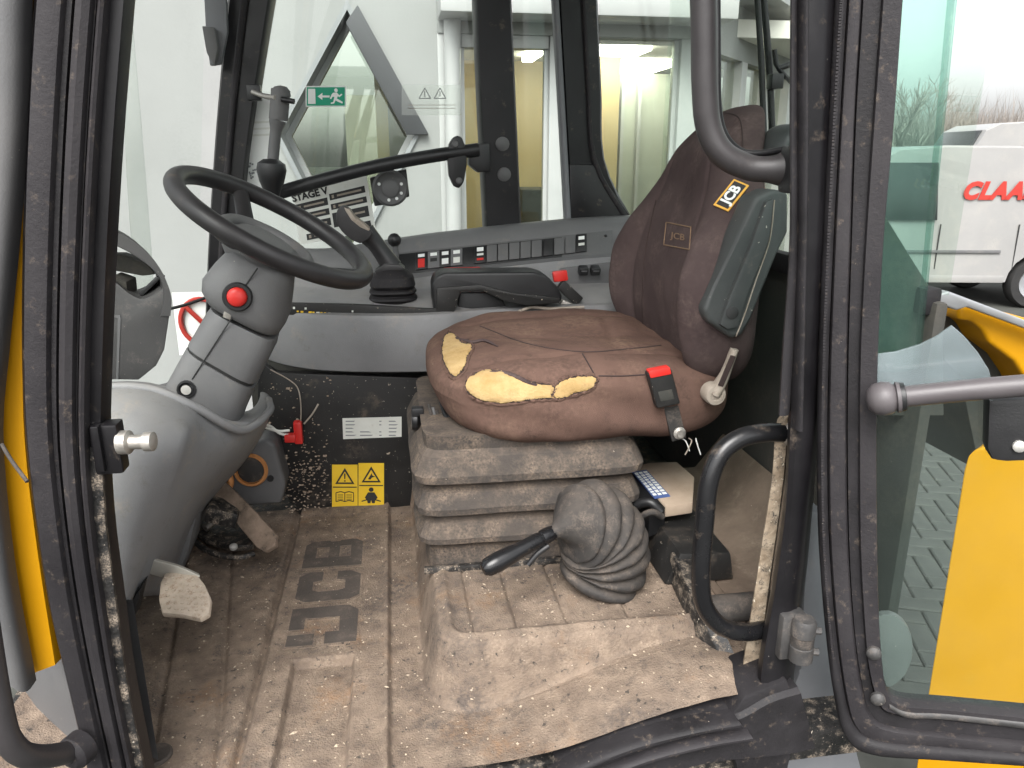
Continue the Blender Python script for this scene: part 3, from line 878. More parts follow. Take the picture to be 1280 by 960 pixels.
# panes
prism('window_pane', [P(300, -100, Y=2.10), P(600, -100, Y=2.10), P(606, 320, Y=2.10), P(270, 420, Y=2.10)], (0, .005, 0), M_gwin, CAB)
prism('window_pane', [P(638, -100, Y=2.10), P(700, -100, Y=2.10), P(712, 320, Y=2.10), P(650, 320, Y=2.10)], (0, .005, 0), M_gwin, CAB)
prism('window_pane', [P(746, -100, Y=2.10), P(880, -100, Y=2.10), P(880, 320, Y=2.10), P(790, 300, Y=2.10), P(757, 205, Y=2.10)], (0, .005, 0), M_gwin, CAB)
v, f = [], []                                   # bowed windscreen between the two front posts
A0, A1 = Vector((-.40, .93)), Vector((-.47, 2.06))
ws = []
for i in range(17):
    t = i / 16
    b = A0 + (A1 - A0) * t
    ws.append((b.x - .34 * math.sin(math.pi * t) ** .7, b.y))
for k, (x, y) in enumerate(ws):
    v += [Vector((x + .02, y, 1.30)), Vector((x - .0, y, 1.75)), Vector((x + .10, y, 2.5))]
for k in range(16):
    for j in (0, 1): f.append((k * 3 + j, k * 3 + 3 + j, k * 3 + 4 + j, k * 3 + 1 + j))
mesh('windscreen', v, f, M_gwin, CAB, 60)
v, f = [], []
for k, (x, y) in enumerate(ws):
    v += [Vector((x + .02, y, FLOOR - .05)), Vector((x + .02, y, 1.305)), Vector((x + .05, y, 1.305)), Vector((x + .05, y, FLOOR - .05))]
for k in range(16):
    for j in range(4): f.append((k * 4 + j, k * 4 + 4 + j, k * 4 + 4 + (j + 1) % 4, k * 4 + (j + 1) % 4))
mesh('front_panel', v, f, M_dgrey, CAB, 60)
# rear wall with its window, and the tinted quarter glass beside the doorway
zr = 1.66
rbox('rear_panel', (XREAR, .93, FLOOR - .05), (XREAR + .02, 2.12, zr), M_trim, CAB, .008)
rbox('rear_window_rail', (XREAR - .012, .94, zr - .02), (XREAR + .015, 2.12, zr + .018), M_rubber, CAB, .006)
rbox('rear_window', (XREAR + .01, .93, zr + .01), (XREAR + .016, 2.1, 2.5), M_grear, CAB, 0)
qg = [Vector((.575, .905, 0)), Vector((.62, .900, 0)), Vector((.66, .896, 0)), Vector((.69, .905, 0)), Vector((.708, .922, 0)), Vector((.718, .945, 0))]
qg = cr(qg, 14)
v, f = [], []
for q in qg:
    lx = .06 * max(0, q.x - .57) / .15
    v += [Vector((q.x, q.y, 1.575)), Vector((q.x - lx, q.y, 2.5)), Vector((q.x - lx, q.y + .005, 2.5)), Vector((q.x, q.y + .005, 1.575))]
for k in range(13):
    for j in range(4): f.append((k * 4 + j, k * 4 + 4 + j, k * 4 + 4 + (j + 1) % 4, k * 4 + (j + 1) % 4))
f += [(0, 1, 2, 3), (52, 53, 54, 55)]
mesh('quarter_glass', v, f, M_gquart, CAB, 60)
prism('quarter_panel', [P(a, b, Y=.96) for a, b in ((1085, 250), (1104, 266), (1166, 366), (1178, 400), (1180, 520), (1085, 520))], (.01, .02, 0), M_trim, CAB, .003)
# hinge on the rear post
hz0 = P(1003, 800, Y=.83)
hr = lathe('hinge', hz0, (0, 0, 1), [(.012, -.032), (.016, -.03), (.016, -.008), (.0145, -.007), (.0145, .008), (.016, .009), (.016, .028), (.0135, .033), (0, .034)], M_iron, CAB, 18)
obox('hinge_leaf', hz0 + Vector((-.008, .02, -.002)), (.018, 0, 0), (0, .012, 0), (0, 0, .034), M_iron, CAB, .004)
lathe('hinge_pin', hz0, (0, 0, 1), [(.0152, -.0065), (.0152, .0075)], M_boot, hr, 18)
for dz in (-.017, .016): lathe('hinge_bolt', hz0 + Vector((.013, -.004, dz)), (1, -.3, 0), [(.005, 0), (.005, .009), (0, .010)], M_iron, CAB, 8)

# latch striker on the front post
LS = empty('door_striker', P(150, 555, Y=.84), 'black striker plate with a worn steel pin on the front doorway post', 'latch')
obox('plate', P(137, 558, Y=.835), (.014, 0, 0), (0, .012, 0), (0, 0, .028), M_black, LS, .003)
obox('lip', P(124, 560, Y=.822), (.004, 0, 0), (0, .006, 0), (0, 0, .026), M_black, LS, .002)
q = P(150, 553, Y=.83)
lathe('pin', q, (1, -.15, .03), [(.013, 0), (.013, .010), (.008, .012), (.008, .026), (.0105, .027), (.0105, .036), (.006, .038), (0, .038)], M_steel, LS, 16)

# outer grab rail at the front corner
GR = empty('grab_rail', P(60, 940, Y=.74), 'black tubular grab rail outside the front doorway post', 'grab rail')
tube('rail', [P(-46, 600, Y=.72), P(-22, 760, Y=.72), P(-2, 880, Y=.72), P(14, 930, Y=.72), P(45, 946, Y=.74), P(100, 938, Y=.80)], .0125, M_tubeblk, GR, segs=16, n=40)
lathe('rail_foot', P(96, 938, Y=.79), (-.5, -1, 0), [(.020, -.01), (.020, .006), (.014, .012), (0, .013)], M_rubber2, GR, 16)

def UPX(a, b): return a + (a - b) * ((2.51 - a.z) / (a.z - b.z))      # straight on up to the roof
# upper frame tube and lower grab handle at the rear post
UT = empty('upper_frame_tube', P(985, 212, Y=.93), 'thick grey window frame tube curving into the rear doorway post', 'frame tube')
tube('tube', [UPX(P(878, -60, Y=.95), P(880, 30, Y=.95)), P(878, -60, Y=.95), P(880, 30, Y=.95), P(881, 110, Y=.95), P(886, 160, Y=.95), P(903, 192, Y=.945), P(935, 209, Y=.94), P(965, 212, Y=.93), P(986, 211, Y=.925)],
     lambda t: .0158 + .007 * sstep(.83, 1, t), M_tubeblk, UT, segs=20, n=50)
tube('glazing_lip', [UPX(P(896, -60, Y=.952), P(897, 60, Y=.952)), P(896, -60, Y=.952), P(897, 60, Y=.952), P(898, 130, Y=.952), P(905, 165, Y=.952), P(922, 186, Y=.95), P(945, 192, Y=.945), P(986, 186, Y=.94)], .0042, M_blk, UT, segs=10, n=40)
obox('socket', P(1000, 212, Y=.905), (.018, 0, 0), (0, .02, 0), (0, 0, .028), M_blk, UT, .006)
GH = empty('hand_rail', P(900, 780, Y=.9), 'black tubular grab handle low on the rear doorway post', 'grab handle')
tube('handle', [P(984, 541, Y=.905), P(955, 541, Y=.90), P(925, 548, Y=.895), P(900, 568, Y=.89), P(886, 605, Y=.885), P(880, 660, Y=.88), P(876, 715, Y=.875), P(880, 755, Y=.875), P(900, 782, Y=.878), P(930, 790, Y=.885), P(955, 787, Y=.895)],
     0.0128, M_gloss, GH, segs=18, n=60)
lathe('weld_collar', P(981, 541, Y=.905), (1, 0, 0), [(.013, -.004), (.017, 0), (.017, .006), (.013, .008)], M_steel, GH, 16)

# ------------------------------------------------------------------ open door, folded back
TH = math.radians(27)
DO = Vector((.545, .835, 0)); DN = Vector((math.sin(TH), math.cos(TH), 0)); DU = Vector((math.cos(TH), -math.sin(TH), 0))
def dp(px, py, off=0): return PN(px, py, DO + DN * off, DN)
DOOR = empty('cab_door', dp(1045, 860), 'black framed glass cab door folded back behind the rear post', 'door')
def dstrip(nm, L, Rr, m, off, depth, prof=None, n=30, parent=DOOR):
    return strip(nm, [dp(a, b, off) for a, b in L], [dp(a, b, off) for a, b in Rr], m, parent, dvec=DN * depth, prof=prof, n=n, toroof=L[0][1] == -40)
e0 = [(1046, -40), (1044, 0), (1036, 150), (1029, 300), (1024, 440), (1022, 560), (1024, 680), (1032, 790), (1042, 870), (1056, 925), (1090, 948), (1180, 955), (1330, 965)]
e1 = [(1062, -40), (1060, 0), (1051, 150), (1043, 300), (1037, 440), (1035, 560), (1037, 680), (1045, 785), (1055, 862), (1068, 910), (1098, 930), (1182, 938), (1330, 950)]
e2 = [(1080, -40), (1078, 0), (1069, 150), (1064, 300), (1060, 440), (1059, 560), (1061, 680), (1067, 780), (1076, 850), (1088, 895), (1112, 913), (1185, 922), (1330, 938)]
e3 = [(1106, -40), (1103, 0), (1092, 150), (1082, 300), (1075, 440), (1074, 560), (1075, 680), (1080, 775), (1086, 835), (1098, 878), (1118, 893), (1188, 900), (1330, 916)]
e4 = [(1133, -40), (1129, 0), (1118, 150), (1105, 300), (1098, 440), (1096, 560), (1097, 680), (1099, 770), (1103, 830), (1110, 868), (1128, 882), (1190, 888), (1330, 902)]
dstrip('seal', e0, e1, M_rubber, -.010, .03, ROUND, 60)
dstrip('frame', e1, e2, M_rubber2, -.004, .035, BROAD, 60)
dstrip('frame_groove', e2, e3, M_rubber, .006, .03, FLATP, 60)
dstrip('inner_frame', e3, e4, M_rubber2, -.002, .03, FLATP, 60)
# beading along the seal: a fine ribbed edge
pts = cr([dp(a, b, -.011) for a, b in [(x0[0] * .55 + x1[0] * .45, x0[1] * .55 + x1[1] * .45) for x0, x1 in zip(e0, e1)]], 420)
v, f = [], []
for i in range(0, 260):
    c = pts[i]; tg = (pts[i + 1] - c)
    k = len(v)
    for sx, sz in ((-1, -1), (1, -1), (1, 1), (-1, 1)): v.append(c + DU * sx * .0014 + tg * .40 * sz)
    for sx, sz in ((-1, -1), (1, -1), (1, 1), (-1, 1)): v.append(c + DU * sx * .0011 + tg * .30 * sz - DN * .0006)
    f += [(k + 4, k + 5, k + 6, k + 7), (k, k + 1, k + 5, k + 4), (k + 1, k + 2, k + 6, k + 5), (k + 2, k + 3, k + 7, k + 6), (k + 3, k, k + 4, k + 7)]
sd_ = mesh('seal_ribs', v, f, M_rubber2, DOOR, 0); sd_['kind'] = 'stuff'
# lower pane with its wave-shaped upper edge
pn = [(1090, 444), (1120, 440), (1150, 431), (1172, 420), (1190, 407), (1205, 420), (1222, 440), (1236, 462), (1242, 486), (1330, 478), (1330, 905), (1262, 899), (1190, 893), (1128, 886), (1104, 868), (1098, 830), (1092, 700), (1090, 560)]
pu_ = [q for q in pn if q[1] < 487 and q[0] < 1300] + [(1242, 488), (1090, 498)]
pl_ = [(1090, 499), (1242, 489), (1330, 480)] + [q for q in pn if q[1] > 500]
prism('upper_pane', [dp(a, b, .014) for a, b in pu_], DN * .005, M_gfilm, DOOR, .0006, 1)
prism('lower_pane', [dp(a, b, .014) for a, b in pl_], DN * .005, M_gdoor, DOOR, .0006, 1)
dp_c = dp(1105, 815, .02)
v = [dp_c]; f = []
for i in range(25):
    a = math.pi * 2 * i / 24
    v.append(dp_c + DU * .035 * math.cos(a) + Vector((0, 0, .058 * math.sin(a))))
prism('round_cover', v[1:25], DN * .012, M_dgrey, DOOR, .002)
for a, b in ((1092, 815), (1097, 872)): lathe('bolt', dp(a, b, -.002), -DN, [(.0095, 0), (.0095, .005), (.006, .009), (0, .010)], M_iron, DOOR, 14)
dstrip('pane_seal', [(1112, 880), (1135, 890), (1190, 893), (1330, 908)], [(1112, 888), (1135, 900), (1190, 903), (1330, 920)], M_iron, -.004, .02, ROUND, 24)
# grab bar across the door
b0, b1 = dp(1118, 497, -.03), dp(1330, 478, -.03)
tube('grab_bar', [b0, (b0 + b1) / 2 + Vector((0, 0, .001)), b1], .0125, M_bar, DOOR, segs=20, n=10)
bd = (b1 - b0).normalized()
lathe('bar_knob', b0 - bd * .004, -bd, [(.012, -.012), (.0175, -.010), (.0185, -.006), (.0150, -.005), (.0190, .000), (.0205, .008), (.0185, .018), (.011, .025), (0, .027)], M_bar, DOOR, 22)
lathe('bar_collar', b0 + bd * .006, bd, [(.0165, -.003), (.0175, 0), (.0165, .005), (.012, .006)], M_blk, DOOR, 20)
brk = [(1236, 500), (1290, 498), (1330, 520), (1330, 580), (1285, 577), (1258, 578), (1240, 576), (1234, 560)]
prism('latch_bracket', [dp(a, b, -.012) for a, b in brk], DN * .03, M_blk, DOOR, .006)
lathe('latch_bolt', dp(1274, 558, -.014), -DN, [(.007, -.004), (.007, .002), (.004, .004), (0, .004)], M_bolt, DOOR, 12)

# yellow bodywork behind the door
YP = empty('side_cover', P(1230, 880, Y=1.15), 'flat yellow engine side cover seen through the door glass', 'engine cover')
yp = [(1205, 588), (1210, 570), (1220, 561), (1240, 558), (1400, 560), (1420, 980), (1142, 980), (1160, 868)]
prism('panel', [P(a, b, Y=1.20) for a, b in yp], (.09, .06, 0), M_yellow, YP, .006, 3)
YM = empty('rear_mudguard', P(1240, 440, Y=1.7), 'moulded yellow rear mudguard with a pale worn edge', 'mudguard')
ym = [(1200, 384), (1212, 378), (1400, 430), (1400, 640), (1330, 560), (1284, 476), (1268, 452), (1252, 440), (1238, 430), (1228, 412), (1215, 402), (1198, 400)]
pxprism('shell', ym, 1.75, 1.95, M_yellow, YM, .03, 4)
pxprism('edge_strip', [(1172, 368), (1186, 364), (1300, 407), (1400, 444), (1400, 450), (1296, 416), (1210, 384), (1196, 388), (1174, 380)], 1.70, 1.73, M_rim, YM, .006, 3)
pxprism('wheel_well', [(1170, 380), (1200, 395), (1232, 425), (1270, 460), (1300, 510), (1300, 590), (1225, 590), (1200, 470), (1160, 430)], 1.85, 2.4, M_trim, YM, .01)

# ------------------------------------------------------------------ floor mat with its raised plinth
FM = empty('floor_mat', (0, 1.2, FLOOR), 'dirty brown moulded rubber floor mat with lettering and a raised plinth', 'floor mat')
PH = .10
def plinth_mask(x, y):
    # rounded near-left corner, straight sides
    dx, dy = x - .018, y - .966
    r = .075
    if dx < r and dy < r:
        d = r - math.hypot(r - dx, r - dy)
    else: d = min(dx, dy)
    return d
rx0, rx1 = P(368, 830, Z=FLOOR).x, P(441, 830, Z=FLOOR).x
ry1 = P(400, 830, Z=FLOOR).y
gx = [P(305, 940, Z=FLOOR).x, P(487, 800, Z=FLOOR).x]
NX, NY_ = 440, 330
x0m, x1m, y0m, y1m = -.60, .52, .855, 1.70
def hmat(x, y):
    h = 0.0
    d = plinth_mask(x, y)
    ramp = PH * .80 * sstep(.08, .44, x) * sstep(.70, 1.02, y + .22 * x)
    pl = PH * sstep(-.004, .030, d)
    # rim bead and ribs of the plinth top
    pl += .006 * math.exp(-((d - .043) / .007) ** 2) * (1 if y < 1.32 else 0)
    for gxx in (.098, .165, .245, .345):
        pl -= .006 * math.exp(-((x - gxx + .02 * (y - 1.1)) / .0034) ** 2) * sstep(.052, .060, d)
    h = max(ramp, pl)
    if d < 0:
        # lengthwise steps of the foot area
        h += .011 * sstep(gx[0] - .003, gx[0] + .003, x) - .010 * sstep(gx[1] - .003, gx[1] + .003, x)
        h -= .009 * math.exp(-((x - gx[0] + .007) / .006) ** 2)
        h += .004 * math.exp(-((x - gx[1] + .004) / .005) ** 2)
        for g2 in (-.315, -.405): h -= .007 * math.exp(-((x - g2 + .16 * (y - 1.2)) / .005) ** 2)
        if rx0 - .006 < x < rx1 + .006 and y < ry1 + .006:
            h -= .016 * sstep(rx0 - .004, rx0 + .002, x) * sstep(rx1 + .004, rx1 - .002, x) * sstep(ry1 + .004, ry1 - .002, y)
    # turned-up far edge
    h += .008 * sstep(1.635, 1.675, y) * (1 if x < .03 else 0)
    h += .0025 * noise.noise(Vector((x * 9, y * 9, 0))) + .001 * noise.noise(Vector((x * 40, y * 40, 3)))
    return FLOOR + h
v, f = [], []
for i in range(NX + 1):
    for j in range(NY_ + 1):
        x = x0m + (x1m - x0m) * i / NX; y = y0m + (y1m - y0m) * j / NY_
        v.append((x, y, hmat(x, y)))
for i in range(NX):
    for j in range(NY_):
        a = i * (NY_ + 1) + j
        f.append((a, a + NY_ + 1, a + NY_ + 2, a + 1))
me = bpy.data.meshes.new('mat'); me.from_pydata(v, [], f); me.shade_smooth()
obj('mat', me, M_matb, FM)
rbox('plinth_side', (.505, .98, FLOOR - .01), (.521, 1.7, FLOOR + PH + .002), M_brownpl, FM, .003)
# lettering moulded into the mat: J near, B far, tops towards the front of the machine
cA, cB = P(416, 690, Z=FLOOR), P(406, 806, Z=FLOOR)
cen = (cA + cB) / 2
LX0, LX1 = P(372, 745, Z=FLOOR).x, P(450, 745, Z=FLOOR).x
LY0, LY1 = P(405, 812, Z=FLOOR).y, P(420, 682, Z=FLOOR).y
def lpt(u, w, dz):
    x, y = LX0 + (LX1 - LX0) * (1 - w), LY0 + (LY1 - LY0) * u
    return Vector((x, y, hmat(x, y) + dz - .003))   # u along the word, w up the letters
def letter(polys, u0, u1):
    for grow, dz, mm, nm in ((.035, .0042, M_matb, 'letter_edge'), (0, .0052, M_matgrey, 'letter')):
        bm = bmesh.new()
        for po in polys:
            cu = sum(a for a, b in po) / len(po); cw = sum(b for a, b in po) / len(po)
            vs_ = []
            for a, b in po:
                a += grow * 1.6 * (1 if a > cu else -1); b += grow * (1 if b > cw else -1)
                vs_.append(bm.verts.new(lpt(u0 + (u1 - u0) * a, b, dz)))
            fc = bm.faces.new(vs_)
            ex = bmesh.ops.extrude_face_region(bm, geom=[fc])
            for e in ex['geom']:
                if isinstance(e, bmesh.types.BMVert): e.co.z -= .004
            dz += .00006
        frombm(nm, bm, mm, FM, 0)
letter([[(0, .62), (.28, .62), (.28, 1), (0, 1)], [(0, .0), (.30, .0), (.30, .46), (0, .46)], [(.30, 0), (.85, 0), (1, .14), (1, .28), (.30, .26)], [(.70, .26), (1, .26), (1, 1), (.70, 1)], [(.42, .78), (.70, .78), (.70, 1), (.42, 1)]], .0, .30)
letter([[(0, .16), (.14, 0), (.38, .24), (.30, .34), (.30, .66), (.38, .76), (.14, 1), (0, .84)], [(.14, 0), (.86, 0), (.66, .24), (.38, .24)], [(.86, 0), (1, .16), (1, .38), (.70, .38), (.66, .24)], [(.14, 1), (.86, 1), (.66, .76), (.38, .76)], [(.86, 1), (1, .84), (1, .62), (.70, .62), (.66, .76)]], .36, .64)
letter([[(0, 0), (.34, 0), (.34, 1), (0, 1)], [(.34, 0), (.88, 0), (1, .12), (1, .20), (.34, .20)], [(.34, .40), (.96, .40), (.96, .58), (.34, .58)], [(.34, .80), (1, .80), (1, .9), (.88, 1), (.34, 1)], [(.76, .20), (1, .20), (1, .40), (.76, .40)], [(.76, .58), (1, .58), (1, .80), (.76, .80)]], .70, 1.0)
# round bump in the near corner
q = P(195, 945, Z=FLOOR)
lathe('mat_button', (q.x, q.y, FLOOR + .001), (0, 0, 1), [(.022, -.004), (.022, .002), (.019, .004), (.016, .003), (0, .0032)], M_matgrey, FM, 20)
# crumbs and straw on the mat
rnd = random.Random(3)
v, f = [], []
for i in range(1300):
    x, y = rnd.uniform(-.5, .5), rnd.uniform(.87, 1.66)
    z = hmat(x, y)
    s = rnd.uniform(.0005, .0019) * (1.6 if rnd.random() < .06 else 1); l = s * rnd.choice((1, 1, 1.2, 1.4, 2.4))
    a = rnd.uniform(0, 6.28); u_ = Vector((math.cos(a), math.sin(a), 0)); w_ = Vector((-u_.y, u_.x, 0))
    k = len(v); c = Vector((x, y, z + .0003))
    v += [c - u_ * l, c + w_ * s, c + u_ * l, c - w_ * s, c + Vector((0, 0, s))]
    f += [(k, k + 1, k + 4), (k + 1, k + 2, k + 4), (k + 2, k + 3, k + 4), (k + 3, k, k + 4)]
me = bpy.data.meshes.new('crumbs'); me.from_pydata([tuple(a) for a in v], [], f)
M_crumb = mat('straw_crumbs', (.30, .24, .18), (.46, .38, .28), 300, .9)
tag(obj('crumbs', me, M_crumb), 'pale crumbs and straw bits scattered on the mat', 'debris', kind='stuff')

# ------------------------------------------------------------------ lower black panel and stickers
KP = empty('kick_panel', (-.1, 1.68, FLOOR), 'black dirty kick panel below the grey side console', 'panel')
pxprism('panel', [(322, 450), (345, 466), (565, 474), (560, 560), (520, 600), (516, 645), (380, 652), (345, 600), (322, 520)], 1.675, 1.70, M_blkdirty, KP, .003)
pxprism('edge_strip', [(520, 572), (545, 572), (545, 690), (510, 690), (512, 640)], 1.66, 1.674, M_brownpl, KP, .003)
def quad(name, px, Y, m, parent, t=.0006): return prism(name, [P(a, b, Y=Y) for a, b in px], (0, t, 0), m, parent)
for nm, x0_, lab in (('warning_sticker', 415, 'yellow warning sticker with an open book, on the black kick panel'), ('warning_sticker', 448, 'yellow warning sticker with a belted person, on the black kick panel')):
    s = empty(nm, P(x0_ + 16, 608, Y=1.672), lab, 'sticker', 'warning stickers on the kick panel')
    w = 32
    y0, y1 = 581, 635
    if x0_ > 430: y0, y1 = 579, 632
    quad('sheet', [(x0_, y0), (x0_ + w, y0), (x0_ + w, y1), (x0_, y1)], 1.673, M_warn, s, .0012)
    cx_ = x0_ + w / 2
    tri = [(cx_, y0 + 4), (cx_ + 12, y0 + 24), (cx_ - 12, y0 + 24)]
    tri2 = [(cx_, y0 + 8.5), (cx_ + 8.5, y0 + 22), (cx_ - 8.5, y0 + 22)]
    quad('triangle', tri, 1.6722, M_ink, s)
    quad('triangle_field', tri2, 1.6714, M_warn, s)
    quad('divider', [(x0_ + 1, y0 + 27.4), (x0_ + w - 1, y0 + 27.4), (x0_ + w - 1, y0 + 28.6), (x0_ + 1, y0 + 28.6)], 1.6722, M_ink, s)
    if x0_ < 430:
        quad('mark', [(cx_ - 1, y0 + 11), (cx_ + 1, y0 + 11), (cx_ + .6, y0 + 18), (cx_ - .6, y0 + 18)], 1.6706, M_ink, s)
        quad('mark', [(cx_ - 1, y0 + 19.5), (cx_ + 1, y0 + 19.5), (cx_ + 1, y0 + 21), (cx_ - 1, y0 + 21)], 1.6706, M_ink, s)
        for sg in (-1, 1):                       # the open book
            bk = [(cx_, y0 + 35), (cx_ + sg * 5, y0 + 33.5), (cx_ + sg * 11, y0 + 35), (cx_ + sg * 11, y0 + 46), (cx_ + sg * 5, y0 + 44.5), (cx_, y0 + 46)]
            for k in range(len(bk)):
                a, b = bk[k], bk[(k + 1) % len(bk)]
                dx, dy = b[0] - a[0], b[1] - a[1]; ln = math.hypot(dx, dy); nx_, ny_ = -dy / ln * .5, dx / ln * .5
                quad('book_line', [(a[0] - nx_, a[1] - ny_), (b[0] - nx_, b[1] - ny_), (b[0] + nx_, b[1] + ny_), (a[0] + nx_, a[1] + ny_)], 1.6722, M_ink, s)
            for k in range(3): quad('book_line', [(cx_ + sg * 2, y0 + 37.5 + k * 2.6), (cx_ + sg * 9, y0 + 37.5 + k * 2.6), (cx_ + sg * 9, y0 + 38.1 + k * 2.6), (cx_ + sg * 2, y0 + 38.1 + k * 2.6)], 1.6722, M_ink, s)
    else:
        quad('mark', [(cx_ - 4, y0 + 20), (cx_ + 1, y0 + 12), (cx_ + 1, y0 + 15), (cx_ + 5, y0 + 17), (cx_ + 1, y0 + 18), (cx_ - 1, y0 + 20.5)], 1.6706, M_ink, s)
        cc = P(cx_, y0 + 33, Y=1.6722)
        lathe('head', cc, (0, -1, 0), [(.0055, 0), (.0055, .0006)], M_ink, s, 14)
        quad('body', [(cx_ - 4, y0 + 36.5), (cx_ + 4, y0 + 36.5), (cx_ + 8, y0 + 43), (cx_ + 5, y0 + 47), (cx_ + 4.5, y0 + 50), (cx_ + 1, y0 + 50), (cx_, y0 + 46), (cx_ - 1, y0 + 50), (cx_ - 4.5, y0 + 50), (cx_ - 5, y0 + 47), (cx_ - 8, y0 + 43)], 1.6722, M_ink, s)
        quad('belt', [(cx_ - 12, y0 + 47), (cx_ - 5, y0 + 45), (cx_ - 5, y0 + 46.4), (cx_ - 12, y0 + 48.4)], 1.6722, M_ink, s)
        quad('belt', [(cx_ + 12, y0 + 47), (cx_ + 5, y0 + 45), (cx_ + 5, y0 + 46.4), (cx_ + 12, y0 + 48.4)], 1.6722, M_ink, s)
PLT = empty('rating_label', P(465, 535, Y=1.672), 'white printed rating label on the black kick panel', 'label')
quad('sheet', [(428, 523), (502, 521), (502, 546), (429, 549)], 1.673, M_label, PLT, .0012)
rnd = random.Random(11)
for r_ in range(5):
    for x_, w_ in ((432, 15), (450, 20), (474, 4), (486, 13)):
        if rnd.random() < .78: quad('print_line', [(x_, 526 + r_ * 4.4), (x_ + w_ * rnd.uniform(.5, 1), 526 + r_ * 4.4), (x_ + w_ * .7, 527.3 + r_ * 4.4), (x_, 527.3 + r_ * 4.4)], 1.6722, M_revealg, PLT)
# red plug on a loose white cable
RC = empty('red_connector', P(370, 540, Y=1.66), 'small red connector on white wires beside the kick panel', 'connector')
obox('housing', P(373, 540, Y=1.655), (.009, 0, 0), (0, .010, 0), (0, 0, .026), M_red, RC, .004)
obox('housing_foot', P(363, 547, Y=1.65), (.012, 0, 0), (0, .010, 0), (0, 0, .009), M_red, RC, .003)
for k in range(2): tube('wire', [P(330, 530 + k * 4, Y=1.62), P(340, 534 + k * 3, Y=1.64), P(350, 542 - k * 3, Y=1.645), P(362, 544 - k * 6, Y=1.65)], .003, M_label, RC, segs=8, n=14)
tube('wire', [P(376, 528, Y=1.655), P(376, 505, Y=1.655), P(372, 485, Y=1.665), P(360, 474, Y=1.672), P(338, 462, Y=1.673)], .0014, M_beige, RC, segs=6, n=20)
tube('wire', [P(380, 530, Y=1.655), P(390, 518, Y=1.66), P(398, 505, Y=1.67)], .002, M_beige, RC, segs=6, n=10)
# dried leaf litter in the corner of the panel
rnd = random.Random(9); v, f = [], []
for i in range(420):
    px, py = rnd.gauss(385, 24), rnd.gauss(600, 26)
    if rnd.random() < .3: px, py = rnd.uniform(330, 420), rnd.uniform(470, 640)
    if not (335 < px < 414 and py < 645): continue
    c = P(px, py, Y=1.672 - abs(rnd.gauss(0, .004))); s = rnd.uniform(.001, .0036) * (1.8 if rnd.random() < .08 else 1)
    k = len(v)
    for j in range(4):
        a = rnd.uniform(0, 1) + j * 1.57
        v.append(c + Vector((math.cos(a) * s, rnd.uniform(-.001, .001), math.sin(a) * s * rnd.uniform(.4, 1))))
    f.append((k, k + 1, k + 2, k + 3))
me = bpy.data.meshes.new('leaf_litter'); me.from_pydata([tuple(a) for a in v], [], f)
M_litter = mat('leaf_litter_bits', (.16, .11, .075), (.46, .38, .30), 220, .9)
tag(obj('leaf_litter', me, M_litter), 'dry leaf bits and dirt stuck to the black kick panel', 'debris', kind='stuff')

# ------------------------------------------------------------------ side console
SC = empty('side_console', (.1, 1.8, 1.38), 'grey moulded side console with a rocker switch row under the window', 'console')
st = []
for x, yf, zb, zt, yl, zl in ((-.36, 1.92, 1.44, 1.54, 1.98, 1.586), (-.335, 1.80, 1.425, 1.535, 1.98, 1.586), (-.30, 1.735, 1.412, 1.532, 1.985, 1.586), (-.24, 1.69, 1.402, 1.530, 1.99, 1.591), (-.15, 1.668, 1.392, 1.525, 1.995, 1.591), (0.0, 1.66, 1.385, 1.520, 2.0, 1.611),
                             (.10, 1.664, 1.384, 1.520, 2.0, 1.624), (.17, 1.69, 1.39, 1.52, 2.0, 1.631), (.3, 1.71, 1.40, 1.52, 2.0, 1.644), (.50, 1.71, 1.40, 1.52, 2.0, 1.659), (.72, 1.71, 1.40, 1.52, 2.0, 1.666)):
    ring = [(yf + .02, zb), (yf + .004, zb + .006), (yf, zb + .03), (yf - .004, (zb + zt) / 2), (yf, zt - .014), (yf + .006, zt - .003), (yf + .02, zt), (yf + .028, zt - .002), (yf + .030, zt - .008), (yf + .085, zt + .016),
            (yl - .13, zt + .016), (yl - .115, zt + .022), (yl - .10, zl - .055), (yl - .07, zl - .045), (yl - .045, zl - .012), (yl - .04, zl), (yl - .03, zl + .022), (yl - .01, zl + .034), (yl + .03, zl + .036), (yl + .05, zl + .03), (yl + .05, zb)]
    st.append([Vector((x, max(a, yf), b)) for a, b in ring])
# smooth along the length
cols = [cr([s[k] for s in st], 40) for k in range(len(st[0]))]
v, f = [], []
K = len(cols)
for i in range(40):
    for k in range(K): v.append(cols[k][i])
for i in range(39):
    for k in range(K): f.append((i * K + k, i * K + (k + 1) % K, (i + 1) * K + (k + 1) % K, (i + 1) * K + k))
f += [tuple(range(K)), tuple(range(39 * K, 40 * K))]
con = mesh('body', v, f, M_grey, SC, 40)
con.data.materials.append(M_mgrey)
for p_ in con.data.polygons:
    if p_.center.y > 1.90 and p_.center.z > 1.565: p_.material_index = 1
# dark icon strip in front of the joystick
ic = [(352, 379), (440, 381), (470, 383), (470, 402), (440, 400), (352, 392)]
ip = prism('icon_strip', [P(a, b, Y=1.686) for a, b in ((356, 379), (445, 381), (566, 388), (566, 402), (445, 400), (352, 393))], (0, .006, .002), M_blkdirty, SC, .0015)
rnd = random.Random(4)
for i in range(16):
    a, b = 366 + i * 4.9, 383.5 + i * .3 + rnd.choice((0, 4.6))
    w, h = rnd.uniform(2, 4.5), rnd.uniform(1.6, 3.4)
    prism('icon', [P(a + w * q[0], b + h * q[1], Y=1.6852) for q in ((0, 0), (1, 0), (1, 1), (0, 1))], (0, .0005, 0), M_warn if i % 3 else M_label, ip)
